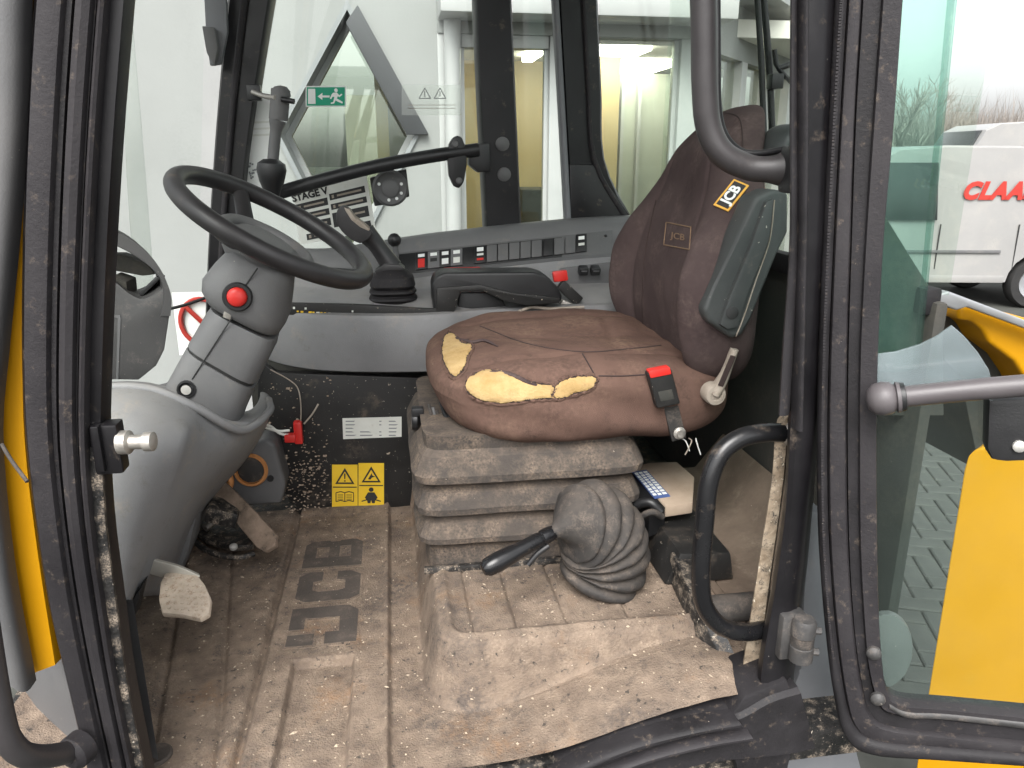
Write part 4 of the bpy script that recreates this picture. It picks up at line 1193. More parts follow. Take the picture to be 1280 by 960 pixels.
# the rocker switch panel, set in the sloping face
def conpt(a, b):
    l0, n0 = on(con, a, b)
    return l0
TL, TR, BR, BL = conpt(500, 317), conpt(766, 289), conpt(766, 315), conpt(500, 344)
TL, TR, BR, BL = (EYE + (q - EYE) * .9965 for q in (TL, TR, BR, BL))
pu, pv = (TR - TL).normalized(), (BL - TL).normalized()
pnm = pu.cross(pv).normalized()
if pnm.y > 0: pnm = -pnm
def sp(u, w, off=0): return (TL * (1 - u) + TR * u) * (1 - w) + (BL * (1 - u) + BR * u) * w + pnm * off
def us(px): return (px - 500) / 266.0
pan = prism('switch_panel', [sp(-.01, -.06), sp(1, -.06), sp(1, 1.05), sp(-.01, 1.05)], -pnm * .03, M_dgrey, SC, .002)
prism('panel_inset', [sp(-.005, .04, .002), sp(.755, .04, .002), sp(.755, .98, .002), sp(-.005, .98, .002)], -pnm * .01, M_blk, SC, .001)
su = pu * .0
def switch(px, face, mark=None, wpx=14.5, tall=.78, lo=.11):
    u0, u1 = us(px - wpx / 2), us(px + wpx / 2)
    pts = [sp(u0, lo, .003), sp(u1, lo, .003), sp(u1, lo + tall, .003), sp(u0, lo + tall, .003)]
    s = prism('switch', pts, pnm * .005, face, SC, .0018)
    if mark:
        for (w0_, w1_, mm) in mark:
            prism('switch_mark', [sp(u0 + .012, w0_, .0086), sp(u1 - .012, w0_, .0086), sp(u1 - .012, w1_, .0086), sp(u0 + .012, w1_, .0086)], pnm * .0006, mm, s)
    return s
switch(526, M_blk, [(.2, .34, M_signw), (.42, .82, M_red)])
switch(541, M_mgrey, [(.2, .34, M_signw), (.45, .6, M_ink)])
switch(555, M_blk, [(.2, .36, M_signw), (.52, .78, M_signw)])
switch(569, M_mgrey, [(.2, .36, M_signw), (.52, .78, M_label)])
switch(598, M_blk, [(.18, .36, M_signw), (.46, .56, M_label), (.68, .78, M_red)])
for a in (612.5, 626.5, 640.5, 654.5, 668.5, 697, 711): switch(a, M_dgrey, None, 12.8)
switch(683, M_blk, None, 12)
s = switch(725, M_blk, [(.16, .32, M_signw), (.48, .60, M_label)], 14, .84, .04)
pxprism('red_tag', [(555, 335), (600, 334), (604, 340), (552, 341)], 1.905, 1.915, M_red, SC, .002)
# two round-cornered switches on the lower slope
for a in (729, 744): 
    q = P(a, 338, Y=1.86)
    o = obox('round_switch', q, (.012, 0, 0), (0, .010, .004), (0, -.004, .010), M_blk, SC, .005, 3)
    obox('switch_cap', q + Vector((0, -.010, .002)), (.008, 0, 0), (0, .002, 0), (0, 0, .004), M_mgrey, o, .0015)
pxprism('slope_plate', [(700, 336), (765, 328), (768, 372), (712, 388), (700, 365)], 1.885, 1.90, M_mgrey, SC, .003)
lathe('panel_screw', sp(.965, .2, .002), pnm, [(.004, 0), (.003, .002), (0, .002)], M_blk, SC, 10)

# ------------------------------------------------------------------ joystick
JS = empty('joystick', P(493, 398, Y=1.77), 'black joystick with a ribbed bellows boot on the side console', 'joystick')
jb = P(493, 399, Y=1.78); jt = P(490, 338, Y=1.78)
hh = (jt - jb).length
prof = [(.060, -.01), (.060, .006), (.056, .010)]
n_r = 4
for i in range(n_r):
    z0 = .014 + i * .015
    r0 = .058 - i * .0014
    prof += [(r0 - .008, z0), (r0 - .003, z0 + .003), (r0, z0 + .006), (r0 - .002, z0 + .010), (r0 - .008, z0 + .0135)]
prof += [(.050, .076), (.052, .080), (.048, .098), (.036, .110), (.022, .116), (.018, .120)]
k_ = (hh + .01) / .12
lathe('boot', jb, jt - jb, [(r_, h_ * k_) for r_, h_ in prof], M_rubber, JS, 36, 30, sq=3.2)
pl = [P(468, 339, Y=1.755), P(480, 330, Y=1.755), P(500, 331, Y=1.755), P(507, 336, Y=1.755), P(492, 343, Y=1.755), P(470, 345, Y=1.755)]
prism('grip_base', pl, (0, .05, 0), M_wheel, JS, .004)
tube('stick', [P(490, 334, Y=1.78), P(479, 318, Y=1.78), P(468, 303, Y=1.78), P(456, 290, Y=1.778)], lambda t: .022 - .004 * math.sin(t * 3.1), M_wheel, JS, segs=16, n=16, flat=(1, 1.1))
gp = [(463, 296), (452, 304), (440, 300), (428, 290), (421, 278), (421, 264), (427, 258), (434, 260), (440, 272), (452, 282), (465, 289)]
gpo = pxprism('grip', gp, 1.752, 1.804, M_wheel, JS, .010, 3, n=28)
tf = [(430, 259), (437, 262), (443, 271), (455, 280), (463, 287), (461, 289), (450, 284), (439, 275), (432, 264)]
pxprism('thumb_plate', tf, 1.750, 1.80, M_beige, JS, .003, 2)
KL = empty('knob_lever', P(495, 330, Y=1.88), 'small lever with a black ball knob behind the joystick', 'lever')
kb = P(493, 300, Y=1.88)
lathe('ball', kb, (0, 0, 1), [(0, -.0165), (.008, -.0145), (.0145, -.008), (.0165, 0), (.0145, .008), (.008, .0145), (0, .0165)], M_blk, KL, 20, 60)
tube('stem', [kb, P(495, 318, Y=1.88), P(494, 338, Y=1.87)], .007, M_dgrey, KL, segs=10)

# ------------------------------------------------------------------ right armrest
AR = empty('console_armrest', P(620, 392, Y=1.73), 'black padded armrest lying beside the switch row', 'armrest')
ap = [(540, 356), (545, 346), (556, 341), (668, 340), (684, 345), (697, 358), (703, 370), (702, 377), (690, 380), (655, 380), (634, 375), (620, 366), (604, 362), (578, 362), (570, 368), (566, 386), (558, 392), (542, 391)]
pad = pxprism('pad', ap, 1.69, 1.775, M_blk, AR, .009, 3)
pxprism('side_face', [(546, 360), (600, 356), (640, 366), (700, 372), (700, 379), (660, 382), (632, 377), (604, 364), (576, 364), (568, 390), (545, 390)], 1.684, 1.70, M_blkdirty, AR, .003)
pxprism('bracket', [(575, 366), (625, 366), (640, 400), (570, 400)], 1.73, 1.77, M_blk, AR, .004)
RB = empty('red_buckle', P(705, 360, Y=1.75), 'red release button on a dusty black buckle behind the armrest', 'buckle')
obox('button', P(700, 345, Y=1.74), (.017, 0, .002), (0, .008, 0), (-.002, 0, .012), M_red, RB, .004)
obox('body', P(712, 366, Y=1.745), (.024, 0, -.022), (0, .010, 0), (.008, 0, .010), M_blkdirty, RB, .004)
obox('body', P(716, 384, Y=1.75), (.03, 0, -.012), (0, .010, 0), (.004, 0, .008), M_steel, RB, .003)
tube('cable', [P(648, 390, Y=1.69), P(665, 384, Y=1.70), P(690, 386, Y=1.70), P(730, 384, Y=1.70)], .004, M_beige, RB, segs=8, n=12)

# ------------------------------------------------------------------ instruction label, dial, handle bar on the far window
HB = empty('window_grab_bar', P(600, 192, Y=2.0), 'sloping black grab bar across the far side window', 'grab bar')
tube('bar', [P(345, 242, Y=1.98), P(400, 226, Y=1.985), P(470, 208, Y=1.99), P(540, 195, Y=1.995), P(598, 187, Y=2.0)], .0165, M_blk, HB, segs=18, n=24)
bk_ = [(566, 172), (572, 169), (578, 172), (583, 186), (584, 204), (580, 228), (574, 236), (567, 233), (561, 220), (559, 195), (561, 180)]
pxprism('bracket', bk_, 1.985, 2.01, M_blk, HB, .006, 2)
pxprism('mount', [(586, 190), (596, 180), (612, 178), (614, 214), (598, 216), (586, 206)], 2.0, 2.05, M_blk, HB, .006, 2)
for a, b in ((569, 180), (574, 226)): lathe('bracket_bolt', P(a, b, Y=1.985), (0, -1, 0), [(.009, 0), (.007, .005), (0, .006)], M_dgrey, HB, 10)
DI = empty('window_dial', P(487, 236, Y=2.09), 'square black plate with a round knob below the window grab bar', 'dial')
pxprism('plate', [(462, 222), (508, 211), (512, 246), (496, 250), (489, 255), (468, 258)], 2.06, 2.09, M_blk, DI, .004)
dc_ = P(488, 235, Y=2.058)
lathe('ring', dc_, (0, -1, 0), [(.045, -.004), (.046, .004), (.040, .010), (.034, .006), (.022, .006), (.022, .016), (.018, .018), (0, .018)], M_dgrey, DI, 28)
for a in (20, -25, -60, -100, 160): lathe('dot', dc_ + Vector((math.cos(math.radians(a)) * .030, -.006, math.sin(math.radians(a)) * .030)), (0, -1, 0), [(.0042, 0), (.0042, .002), (0, .002)], M_signw, DI, 8)
IL = empty('instruction_label', P(418, 255, Y=2.09), 'pale instruction label with rows of black print on the far window', 'label')
def il(u, w, off=0):
    a, b, c_, d_ = P(366, 242, Y=2.088), P(458, 219, Y=2.088), P(470, 288, Y=2.088), P(375, 306, Y=2.088)
    return (a * (1 - u) + b * u) * (1 - w) + (d_ * (1 - u) + c_ * u) * w + Vector((0, -off, 0))
prism('sheet', [il(0, 0), il(1, 0), il(1, 1), il(0, 1)], (0, .002, 0), M_label, IL)
for (u0, u1, w0_, w1_) in ((.02, .44, .22, .36), (.07, .44, .42, .54), (.14, .44, .60, .74), (.47, .95, .17, .29), (.47, .95, .36, .47), (.47, .54, .53, .80), (.66, .95, .53, .72), (.76, .95, .80, .96), (.1, .44, .82, .94)):
    bl = prism('print_block', [il(u0, w0_, .0006), il(u1, w0_, .0006), il(u1, w1_, .0006), il(u0, w1_, .0006)], (0, .0006, 0), M_ink, IL)
    if u1 - u0 > .15:
        wm = (w0_ + w1_) / 2
        prism('print_line', [il(u0 + .10, wm - .018, .0012), il(u1 - .05, wm - .018, .0012), il(u1 - .05, wm + .018, .0012), il(u0 + .10, wm + .018, .0012)], (0, .0006, 0), M_beige, bl)
        prism('print_line', [il(u0 + .03, wm - .03, .0012), il(u0 + .06, wm - .03, .0012), il(u0 + .06, wm + .03, .0012), il(u0 + .03, wm + .03, .0012)], (0, .0006, 0), M_beige, bl)
textmesh('heading', 'STAGE V', .024, M_ink, IL, il(.22, .10, .001), il(1, .08) - il(0, .08), (0, 0, 1), .0004, .001)
# exit sign and clear warning sticker
EX = empty('exit_sticker', P(407, 121, Y=2.095), 'green emergency exit sticker with running figure and arrow on the far window', 'sticker')
def eq(nm, px, m, Y, t=.0006, par=EX): return prism(nm, [P(a, b, Y=Y) for a, b in px], (0, t, 0), m, par)
eq('border', [(382, 107.5), (432.5, 107.5), (432.5, 133.5), (382, 133.5)], M_signw, 2.095, .0012)
eq('field', [(383.5, 109), (431, 109), (431, 132), (383.5, 132)], M_sign, 2.094)
eq('door_mark', [(385, 111), (394, 111), (394.5, 130), (385, 130)], M_signw, 2.0932)
eq('arrow', [(397, 120.5), (403, 116), (403, 119.3), (412, 119.3), (412, 121.8), (403, 121.8), (403, 125)], M_signw, 2.0932)
lathe('runner_head', P(420, 112.8, Y=2.0932), (0, -1, 0), [(.0045, 0), (.0045, .0006)], M_signw, EX, 12)
eq('runner', [(416, 116), (421, 115.5), (424, 119), (427, 117), (428, 118.5), (424, 121.5), (422.5, 120), (421, 123), (424.5, 125), (428.5, 127.5), (428, 129.5), (422, 127), (419.5, 125.5), (417.5, 129.5), (413.5, 130), (413.5, 128.3), (416.5, 127.5), (418, 121), (415.5, 121), (414, 124), (412.3, 123.2), (414.2, 118.5)], M_signw, 2.0932)
WS = empty('clear_warning_sticker', P(540, 125, Y=2.095), 'transparent sticker with two warning triangles on the far window', 'sticker')
eq('film', [(502, 106), (577, 106), (577, 144), (502, 144)], M_clear, 2.096, .0006, WS)
for a in (531, 550):
    o3 = [(a, 110), (a + 7.2, 123), (a - 7.2, 123)]
    for k in range(3):
        p0_, p1_ = o3[k], o3[(k + 1) % 3]
        dx, dy = p1_[0] - p0_[0], p1_[1] - p0_[1]; ln = math.hypot(dx, dy); nx_, ny_ = -dy / ln * .55, dx / ln * .55
        eq('triangle_line', [(p0_[0] - nx_, p0_[1] - ny_), (p1_[0] - nx_, p1_[1] - ny_), (p1_[0] + nx_, p1_[1] + ny_), (p0_[0] + nx_, p0_[1] + ny_)], M_revealg, 2.0952, .0005, WS)
    eq('mark', [(a - .6, 114), (a + .6, 114), (a + .5, 121), (a - .5, 121)], M_revealg, 2.0952, .0005, WS)
for k in range(2): eq('print_line', [(510, 131 + k * 4), (570, 131 + k * 4), (570, 131.6 + k * 4), (510, 131.6 + k * 4)], M_beige, 2.0952, .0005, WS)
NT = empty('paper_notice', P(322, 190, Y=2.09), 'white paper notice with faint print beside the far front post', 'notice')
eq('sheet', [(311, 128), (352, 118), (346, 250), (304, 252)], M_signw, 2.093, .001, NT)
for k in range(3): eq('print_line', [(316, 152 + k * 8), (338, 151 + k * 8), (338, 153.5 + k * 8), (316, 154.5 + k * 8)], M_label, 2.0924, .0005, NT)
rnd = random.Random(8)
for k in range(18):
    a, b = 310 + rnd.uniform(0, 12), 202 + rnd.uniform(0, 20)
    eq('code_mark', [(a, b), (a + 2.2, b), (a + 2.2, b + 2.2), (a, b + 2.2)], M_revealg, 2.0924 - k * .00002, .0003, NT)
# pivot arm with ball socket
PA = empty('pivot_arm', P(342, 240, Y=1.9), 'dark jointed arm with a ball socket standing beside the far window', 'arm')
tube('arm', [P(351, 112, Y=1.92), P(348, 150, Y=1.92)], .0215, M_dgrey, PA, segs=16, n=8)
lathe('arm_cap', P(351, 116, Y=1.92), (.02, 0, 1), [(.022, -.008), (.021, .004), (.014, .013), (0, .016)], M_dgrey, PA, 16)
tube('lower_arm', [P(347, 150, Y=1.92), P(344, 170, Y=1.92), P(341, 202, Y=1.92)], lambda t: .019 - .006 * sstep(0, .4, t), M_dgrey, PA, segs=14, n=12)
lathe('socket', P(340, 238, Y=1.90), (.06, 0, 1), [(.016, -.02), (.020, 0), (.028, .020), (.034, .045), (.031, .060), (.018, .069), (0, .071)], M_blk, PA, 20)
tube('link_rod', [P(316, 115, Y=1.98), P(330, 120, Y=1.95), P(345, 122, Y=1.90)], .006, M_steel, PA, segs=8, n=8)
obox('link_bracket', P(318, 116, Y=2.0), (.016, 0, 0), (0, .012, 0), (0, 0, .018), M_blk, PA, .004)
tube('thumb_screw', [P(352, 124, Y=1.895), P(368, 127, Y=1.89)], .006, M_blk, PA, segs=8)
# small bracket high on the far front post
VB = empty('visor_bracket', P(262, 60, Y=1.98), 'grey bracket with a dark tab high on the far front post', 'bracket')
pxprism('plate', [(254, -20), (282, -20), (284, 40), (276, 80), (262, 82), (257, 40)], 1.98, 2.0, M_skirt, VB, .004)
pxprism('tab', [(252, 32), (268, 34), (272, 60), (268, 82), (258, 66)], 1.95, 1.975, M_dgrey, VB, .004)
# no-entry style sticker low on the windscreen and the rod beneath it
ST = empty('round_sticker', P(246, 400, Y=2.2), 'red ringed prohibition sticker beyond the steering column', 'sticker')
sc_ = P(252, 402, Y=2.3)
ringp = [sc_ + Vector((math.cos(a) * .058, 0, math.sin(a) * .066)) for a in [2 * math.pi * k / 28 for k in range(28)]]
tube('ring', ringp, .007, M_claas, ST, segs=6, closed=True)
tube('bar', [sc_ + Vector((-.04, 0, .046)), sc_ + Vector((.04, 0, -.046))], .007, M_claas, ST, segs=6)
prism('sheet', [sc_ + Vector((x, .009, z)) for x, z in ((-.075, -.10), (.08, -.10), (.08, .085), (-.075, .085))], (0, .002, 0), M_signw, ST)
tube('washer_pipe', [P(205, 388, Y=2.0), P(235, 380, Y=2.02), P(268, 368, Y=2.05)], .004, M_blk, CAB, segs=8, n=8)
strip('glass_reflection', [(150, -40), (154, 60), (157, 200), (166, 330), (172, 420)], [(160, -40), (168, 60), (180, 200), (190, 330), (196, 420)], M_clear, CAB, Y=1.9, depth=.004, prof=FLATP, n=12)  # added strip painting in a bluish reflection on the bowed windscreen
# window latch rods seen beyond the seat
WL = empty('rear_window_stay', P(960, 130, Y=1.75), 'thin black stay rods and clamp behind the headrest', 'stay')
tube('rod', [UPX(P(944, -40, Y=1.72), P(950, 50, Y=1.72)), P(944, -40, Y=1.72), P(950, 50, Y=1.72), P(954, 140, Y=1.72), P(956, 190, Y=1.72)], .007, M_blk, WL, segs=8, n=10)
tube('rod', [UPX(P(951, -40, Y=1.74), P(959, 50, Y=1.74)), P(951, -40, Y=1.74), P(959, 50, Y=1.74), P(963, 110, Y=1.74), P(966, 190, Y=1.74)], .008, M_blk, WL, segs=8, n=10)
obox('clamp', P(969, 102, Y=1.72), (.014, 0, 0), (0, .014, 0), (0, 0, .016), M_blk, WL, .003)
tube('catch', [P(968, 62, Y=1.72), P(970, 80, Y=1.72), P(975, 88, Y=1.72), P(992, 106, Y=1.72)], .0055, M_blk, WL, segs=8)
tube('catch', [P(972, 86, Y=1.72), P(992, 79, Y=1.72)], .0065, M_blk, WL, segs=8)

# ------------------------------------------------------------------ driver's seat
SEAT = empty('driver_seat', (.25, 1.41, FLOOR + PH), 'brown cloth driver seat with a torn cushion on a dusty bellows base', 'seat')
# bellows under the cushion
bx0, bx1, by0, by1 = .035, .405, 1.215, 1.60
zb, zt = FLOOR + PH - .004, 1.398
lev = [(0.0, .000), (.17, .000), (.185, -.008), (.205, .004), (.235, .016), (.275, .017), (.37, .006), (.405, -.004), (.425, .006), (.455, .018), (.50, .019), (.60, .008), (.635, -.003), (.655, .007), (.69, .021), (.74, .022), (.86, .008), (.90, -.002), (1.0, .0)]
v, f = [], []
NS = 96
for t, o_ in lev:
    z = zb + (zt - zb) * t
    for k in range(NS):
        a = 2 * math.pi * (k + .5) / NS
        c, s = math.cos(a), math.sin(a)
        e = 12
        r_ = 1 / ((abs(c) ** e + abs(s) ** e) ** (1 / e))
        wob = .0025 * noise.noise(Vector((c * 3, s * 3, z * 30)))
        v.append(Vector(((bx0 + bx1) / 2 + c * r_ * ((bx1 - bx0) / 2 + o_ + wob), (by0 + by1) / 2 + s * r_ * ((by1 - by0) / 2 + o_ + wob), z)))
for i in range(len(lev) - 1):
    for k in range(NS): f.append((i * NS + k, i * NS + (k + 1) % NS, (i + 1) * NS + (k + 1) % NS, (i + 1) * NS + k))
f += [tuple(range(NS)), tuple(range((len(lev) - 1) * NS, len(lev) * NS))]
mesh('bellows', v, f, M_bell, SEAT, 16)
rbox('base_rail', (bx0 - .006, by0 - .012, zb + .002), (bx1 - .02, by0 - .002, zb + .014), M_blackgrit, SEAT, .002)
rbox('suspension_plate', (.11, 1.25, zt - .01), (.56, 1.6, zt + .02), M_blkdirty, SEAT, .006)
# adjusting knob, springs and cables at the front
kb = P(524, 524, Y=1.36)
lathe('adjuster_knob', kb + Vector((-.014, 0, 0)), (1, 0, 0), [(.019, 0), (.021, .004), (.021, .010), (.016, .013), (.010, .016), (.010, .05), (0, .05)], M_blk, SEAT, 18)
obox('adjuster_lever', P(522, 514, Y=1.35), (.011, 0, 0), (0, .010, 0), (0, 0, .008), M_blk, SEAT, .003)
obox('mechanism', P(549, 523, Y=1.40), (.022, 0, 0), (0, .05, 0), (0, 0, .028), M_boot, SEAT, .006)
for k in range(5): tube('mechanism_rod', [P(536 + k * 5, 505 + k * 4, Y=1.34), P(541 + k * 6, 525 + k * 4, Y=1.335), P(552 + k * 8, 540, Y=1.34)], .003, M_dgrey if k % 2 else M_boot, SEAT, segs=6, n=6)
for k in range(2): tube('cable', [P(543 + k * 5, 470, Y=1.45), P(549 + k * 5, 495, Y=1.37), P(558 + k * 5, 522, Y=1.32), P(572 + k * 5, 541, Y=1.30)], .0042, M_blk, SEAT, segs=8, n=16)

# cushion
def wcush(x, y, z):
    X = .335 + .265 * x
    Y = 1.412 + .232 * y
    fr = sstep(.2, 1, -x)
    X -= .018 * (1 - y * y) * fr                     # bowed front
    X += .030 * max(0, -z) * fr                      # front undercut
    top = sstep(-.2, 1, z)
    hz = .072
    Z = 1.458 + hz * z - .008 * (1 - top) * sstep(0, -1, y) - .012 * sstep(0, -1, z)
    Z += top * (.014 * sstep(.55, .95, abs(y)) - .012 * (1 - min(1, abs(y) / .6)) * (1 - fr))
    Z -= top * .014 * fr ** 2
    Z -= top * .018 * sstep(.3, 1, x)
    Z -= .016 * sstep(0, -1, y) * top                # near side sat down by years of climbing in
    Z += .006 * (1 - top) * sstep(.4, 1, abs(x))
    q = Vector((X, Y, Z))
    Z += .0032 * noise.noise(q * 22) + .006 * noise.noise(q * 9)
    # seams across and along the top
    Z -= top * .005 * math.exp(-((abs(y) - .62) / .03) ** 2) * (x > -.75)
    Z -= top * .004 * math.exp(-((x - .28 - .05 * math.sin(y * 4)) / .025) ** 2) * (abs(y) < .62)
    # stretch folds on the near side
    if y < -.6: Y += .004 * math.sin(X * 26 + Z * 90) * sstep(-.6, -1, y) * .6
    return Vector((X, Y, Z))
cush = sblock('cushion', wcush, M_fabric2, SEAT, 64, 4.2)
# tears: bared foam with a frayed edge
t1 = [(557, 422), (563, 417), (570, 422), (578, 430), (588, 432), (590, 438), (585, 446), (582, 456), (577, 465), (570, 472), (564, 468), (558, 458), (554, 445), (554, 431)]
t2 = [(583, 482), (590, 472), (602, 466), (618, 464), (632, 467), (645, 473), (658, 477), (672, 480), (690, 482), (692, 488), (688, 494), (694, 497), (684, 498), (668, 498), (650, 501), (630, 503), (610, 501), (598, 497), (588, 491)]
t3 = [(692, 495), (694, 484), (704, 476), (718, 472), (734, 471), (744, 473), (744, 479), (736, 486), (722, 490), (708, 495), (699, 498)]
for t_ in (t1, t2, t3):
    tt = [(q.x + U(-.8, .8), q.y + U(-.8, .8)) for q in cr([(a, b, 0) for a, b in t_], 60, True)]
    dk = [(a + (a - sum(q[0] for q in t_) / len(t_)) * .03, b + (b - sum(q[1] for q in t_) / len(t_)) * .05) for a, b in t_]
    patch('dark_lining', cush, dk, M_fray, SEAT, .0012, 4)
    patch('foam', cush, tt, M_foam, SEAT, .0024, 3.0, .0018)
    ragged('torn_edge', cush, t_, M_fray, SEAT, .0014, 1.5, 130)
    cx0, cy0 = sum(q[0] for q in t_) / len(t_), sum(q[1] for q in t_) / len(t_)
    ragged('cloth_edge', cush, [(a + (a - cx0) / max(8, abs(a - cx0)) * 1.6, b + (b - cy0) / max(6, abs(b - cy0)) * 2.2) for a, b in t_], M_fabric2, SEAT, .0030, .9, 110, -.0004)
def flap(px, py, n, r): 
    for i in range(n):
        l0, n0 = on(cush, px + U(-r, r), py + U(-r, r) * .4)
        if l0 is None: continue
        yield l0, n0
v, f = [], []
for t_ in (t1, t2, t3):                              # loose threads round the tears
    for q in cr([(a, b, 0) for a, b in t_], 50, True):
        l0, n0 = on(cush, q.x + U(-2, 2), q.y + U(-2, 2))
        if l0 is None or R() < .35: continue
        d = (Vector((U(-1, 1), U(-1, .4), U(-.6, 1)))).normalized()
        l1 = l0 + n0 * U(.001, .003) + d * U(.003, .008); w = d.orthogonal().normalized() * .0006
        k = len(v); v += [l0 - w, l0 + w, l1]; f.append((k, k + 1, k + 2))
me = bpy.data.meshes.new('loose_threads'); me.from_pydata([tuple(a) for a in v], [], f)
o = obj('loose_threads', me, M_fray, SEAT); o['kind'] = 'stuff'
# a fold of cloth across the middle tear and at the front corner
for fl in ([(604, 467), (626, 466), (646, 472), (664, 480), (690, 487)], [(573, 424), (590, 429), (606, 427), (622, 434)], [(566, 418), (574, 426), (586, 426)]):
    tube('cloth_fold', [(lambda z: z[0] + z[1] * .002)(on(cush, a, b)) for a, b in fl], lambda t: .0052 * math.sin(math.pi * (.1 + .8 * t)), M_fabric, SEAT, segs=8, n=24, flat=(1, .7))
# seams
def seam(base, pts, m=M_piping, r=.0013, nm='seam'):
    out = []
    for q in cr([(a, b, 0) for a, b in pts], 40):
        l0, n0 = on(base, q.x, q.y)
        if l0 is not None: out.append(l0 + n0 * .0004)
    return tube(nm, out, r, m, SEAT, segs=6)
seam(cush, [(728, 442), (736, 456), (744, 470)])
seam(cush, [(600, 408), (660, 430), (728, 440), (790, 436), (826, 432)])
seam(cush, [(748, 470), (780, 470), (812, 468)])

# backrest
BAX = cr([(0, .572, 0), (.3, .553, 0), (.5, .560, 0), (.7, .583, 0), (.85, .610, 0), (1, .652, 0)], 101)
def back_axis(t):
    k = 0
    while k < 99 and BAX[k + 1].x < t: k += 1
    a, b = BAX[k], BAX[k + 1]
    return a.y + (b.y - a.y) * (t - a.x) / (b.x - a.x), 1.440 + .500 * t
def wback(x, y, z):
    t = (z + 1) / 2
    ax, az = back_axis(t)
    w = .250 - .105 * sstep(.40, .95, t) - .020 * sstep(.12, -.1, t)
    th = .070 - .028 * sstep(.35, 1, t)
    ctr = 1.412 + .018 * sstep(.4, 1, t)
    w *= 1 - .12 * sstep(.85, 1, t)
    yy = y * w
    fx = sstep(.1, 1, -x)
    off = x * th
    off -= .058 * fx * sstep(.55, .92, abs(y)) * (1 - sstep(.45, .85, t))     # side bolsters
    off += .014 * fx * (1 - min(1, abs(y) / .7) ** 2) * (1 - sstep(.5, .9, t))
    off += .006 * fx * math.exp(-((abs(y) - .60) / .03) ** 2)
    off -= .018 * fx * sstep(.70, .88, t)                                       # the head part stands forward
    nx_, nz_ = .93, -.36
    q = Vector((ax + off * nx_, ctr + yy, az + off * nz_ * -.4))
    q.x += .004 * noise.noise(q * 10) + .0015 * noise.noise(q * 28)
    return q
bk = sblock('backrest', wback, M_fabric, SEAT, 56, 3.4)
seam(bk, [(838, 160), (852, 220), (800, 300)][:0] or [(820, 250), (806, 320), (803, 390), (806, 416)])
seam(bk, [(905, 140), (925, 150), (928, 190), (922, 206)])
# embroidered mark on the backrest
el, en = on(bk, 848, 296)
if el is not None:
    fr_ = [(833, 278), (864, 284), (862, 312), (830, 306)]
    for k in range(4):
        a, b = fr_[k], fr_[(k + 1) % 4]
        seam(bk, [a, ((a[0] + b[0]) / 2, (a[1] + b[1]) / 2), b], M_emb, .0013, 'embroidery')
    textwrap('embroidery', 'JCB', bk, (848, 296), (11.2, 2.0), (1.0, -11.0), M_emb, SEAT, .0012)
# woven patch on the near side
c1_, n1_ = on(bk, 914, 245)
if c1_ is not None:
    a_, _ = on(bk, 902, 262); b_, _ = on(bk, 926, 232)
    if a_ is None: a_ = c1_ + Vector((-.02, 0, -.02))
    if b_ is None: b_ = c1_ + Vector((.02, 0, .025))
    u_ = (b_ - a_).normalized(); w_ = n1_.cross(u_).normalized()
    cc = c1_ + n1_ * .003
    sq = [cc - u_ * .030 - w_ * .0145, cc + u_ * .030 - w_ * .0145, cc + u_ * .030 + w_ * .0145, cc - u_ * .030 + w_ * .0145]
    lb = prism('woven_patch', sq, -n1_ * .0025, M_patch, SEAT, .0008)
    prism('patch_field', [cc + n1_ * .0004 - u_ * .0265 - w_ * .011, cc + n1_ * .0004 + u_ * .0265 - w_ * .011, cc + n1_ * .0004 + u_ * .0265 + w_ * .011, cc + n1_ * .0004 - u_ * .0265 + w_ * .011], -n1_ * .0005, M_ink, lb)
    textmesh('patch_lettering', 'JCB', .0235, M_signw, lb, cc + n1_ * .0007, u_, w_, .0003, .0008, 0, 1.05)
# folded-up armrest on the near side
AM = [(947, 240), (960, 238), (958, 262), (920, 345), (908, 405), (900, 412), (884, 402), (879, 390), (886, 370), (915, 310)]
am = pxprism('folded_armrest', [(944, 246), (966, 236), (986, 240), (986, 290), (972, 318), (940, 398), (928, 420), (915, 424), (898, 412), (884, 402), (879, 388), (890, 362), (920, 300)], 1.15, 1.205, M_arm, SEAT, .012, 3)
pxprism('armrest_face', [(958, 252), (968, 248), (962, 300), (934, 372), (922, 410), (910, 412), (900, 406), (912, 372), (938, 310)], 1.142, 1.156, M_arm, SEAT, .004, 2)
lathe('armrest_hole', P(915, 391, Y=1.1425), (0, -1, 0), [(.0105, -.004), (.0105, .0016), (.0095, .0022), (0, .0022)], M_ink, SEAT, 18)
seam(am, [(968, 250), (962, 300), (945, 350), (930, 395), (920, 420)], M_beige, .0012, 'armrest_seam')
sblock('side_pad', lambda x, y, z: P(974, 178, Y=1.30) + Vector((.024 * x + .012 * z, .05 * y, .030 * z)), M_arm, SEAT, 10, 2.6)
# recline lever
rl0, rl1 = P(892, 492, Y=1.175), P(918, 436, Y=1.17)
tube('recline_lever', [rl0, rl0 * .6 + rl1 * .4 + Vector((.004, 0, 0)), rl1], lambda t: .0175 - .006 * sstep(.05, .8, t), M_beige, SEAT, segs=18, n=14, flat=(1, .6))
lathe('lever_boss', rl0 + Vector((0, -.006, 0)), (0, -1, 0), [(.0185, -.02), (.0185, .002), (.0165, .006), (.010, .007), (.009, .005), (0, .005)], M_beige, SEAT, 22)
pxprism('lever_slot', [(898, 482), (904, 484), (920, 446), (914, 444)], 1.157, 1.160, M_piping, SEAT, .0008)
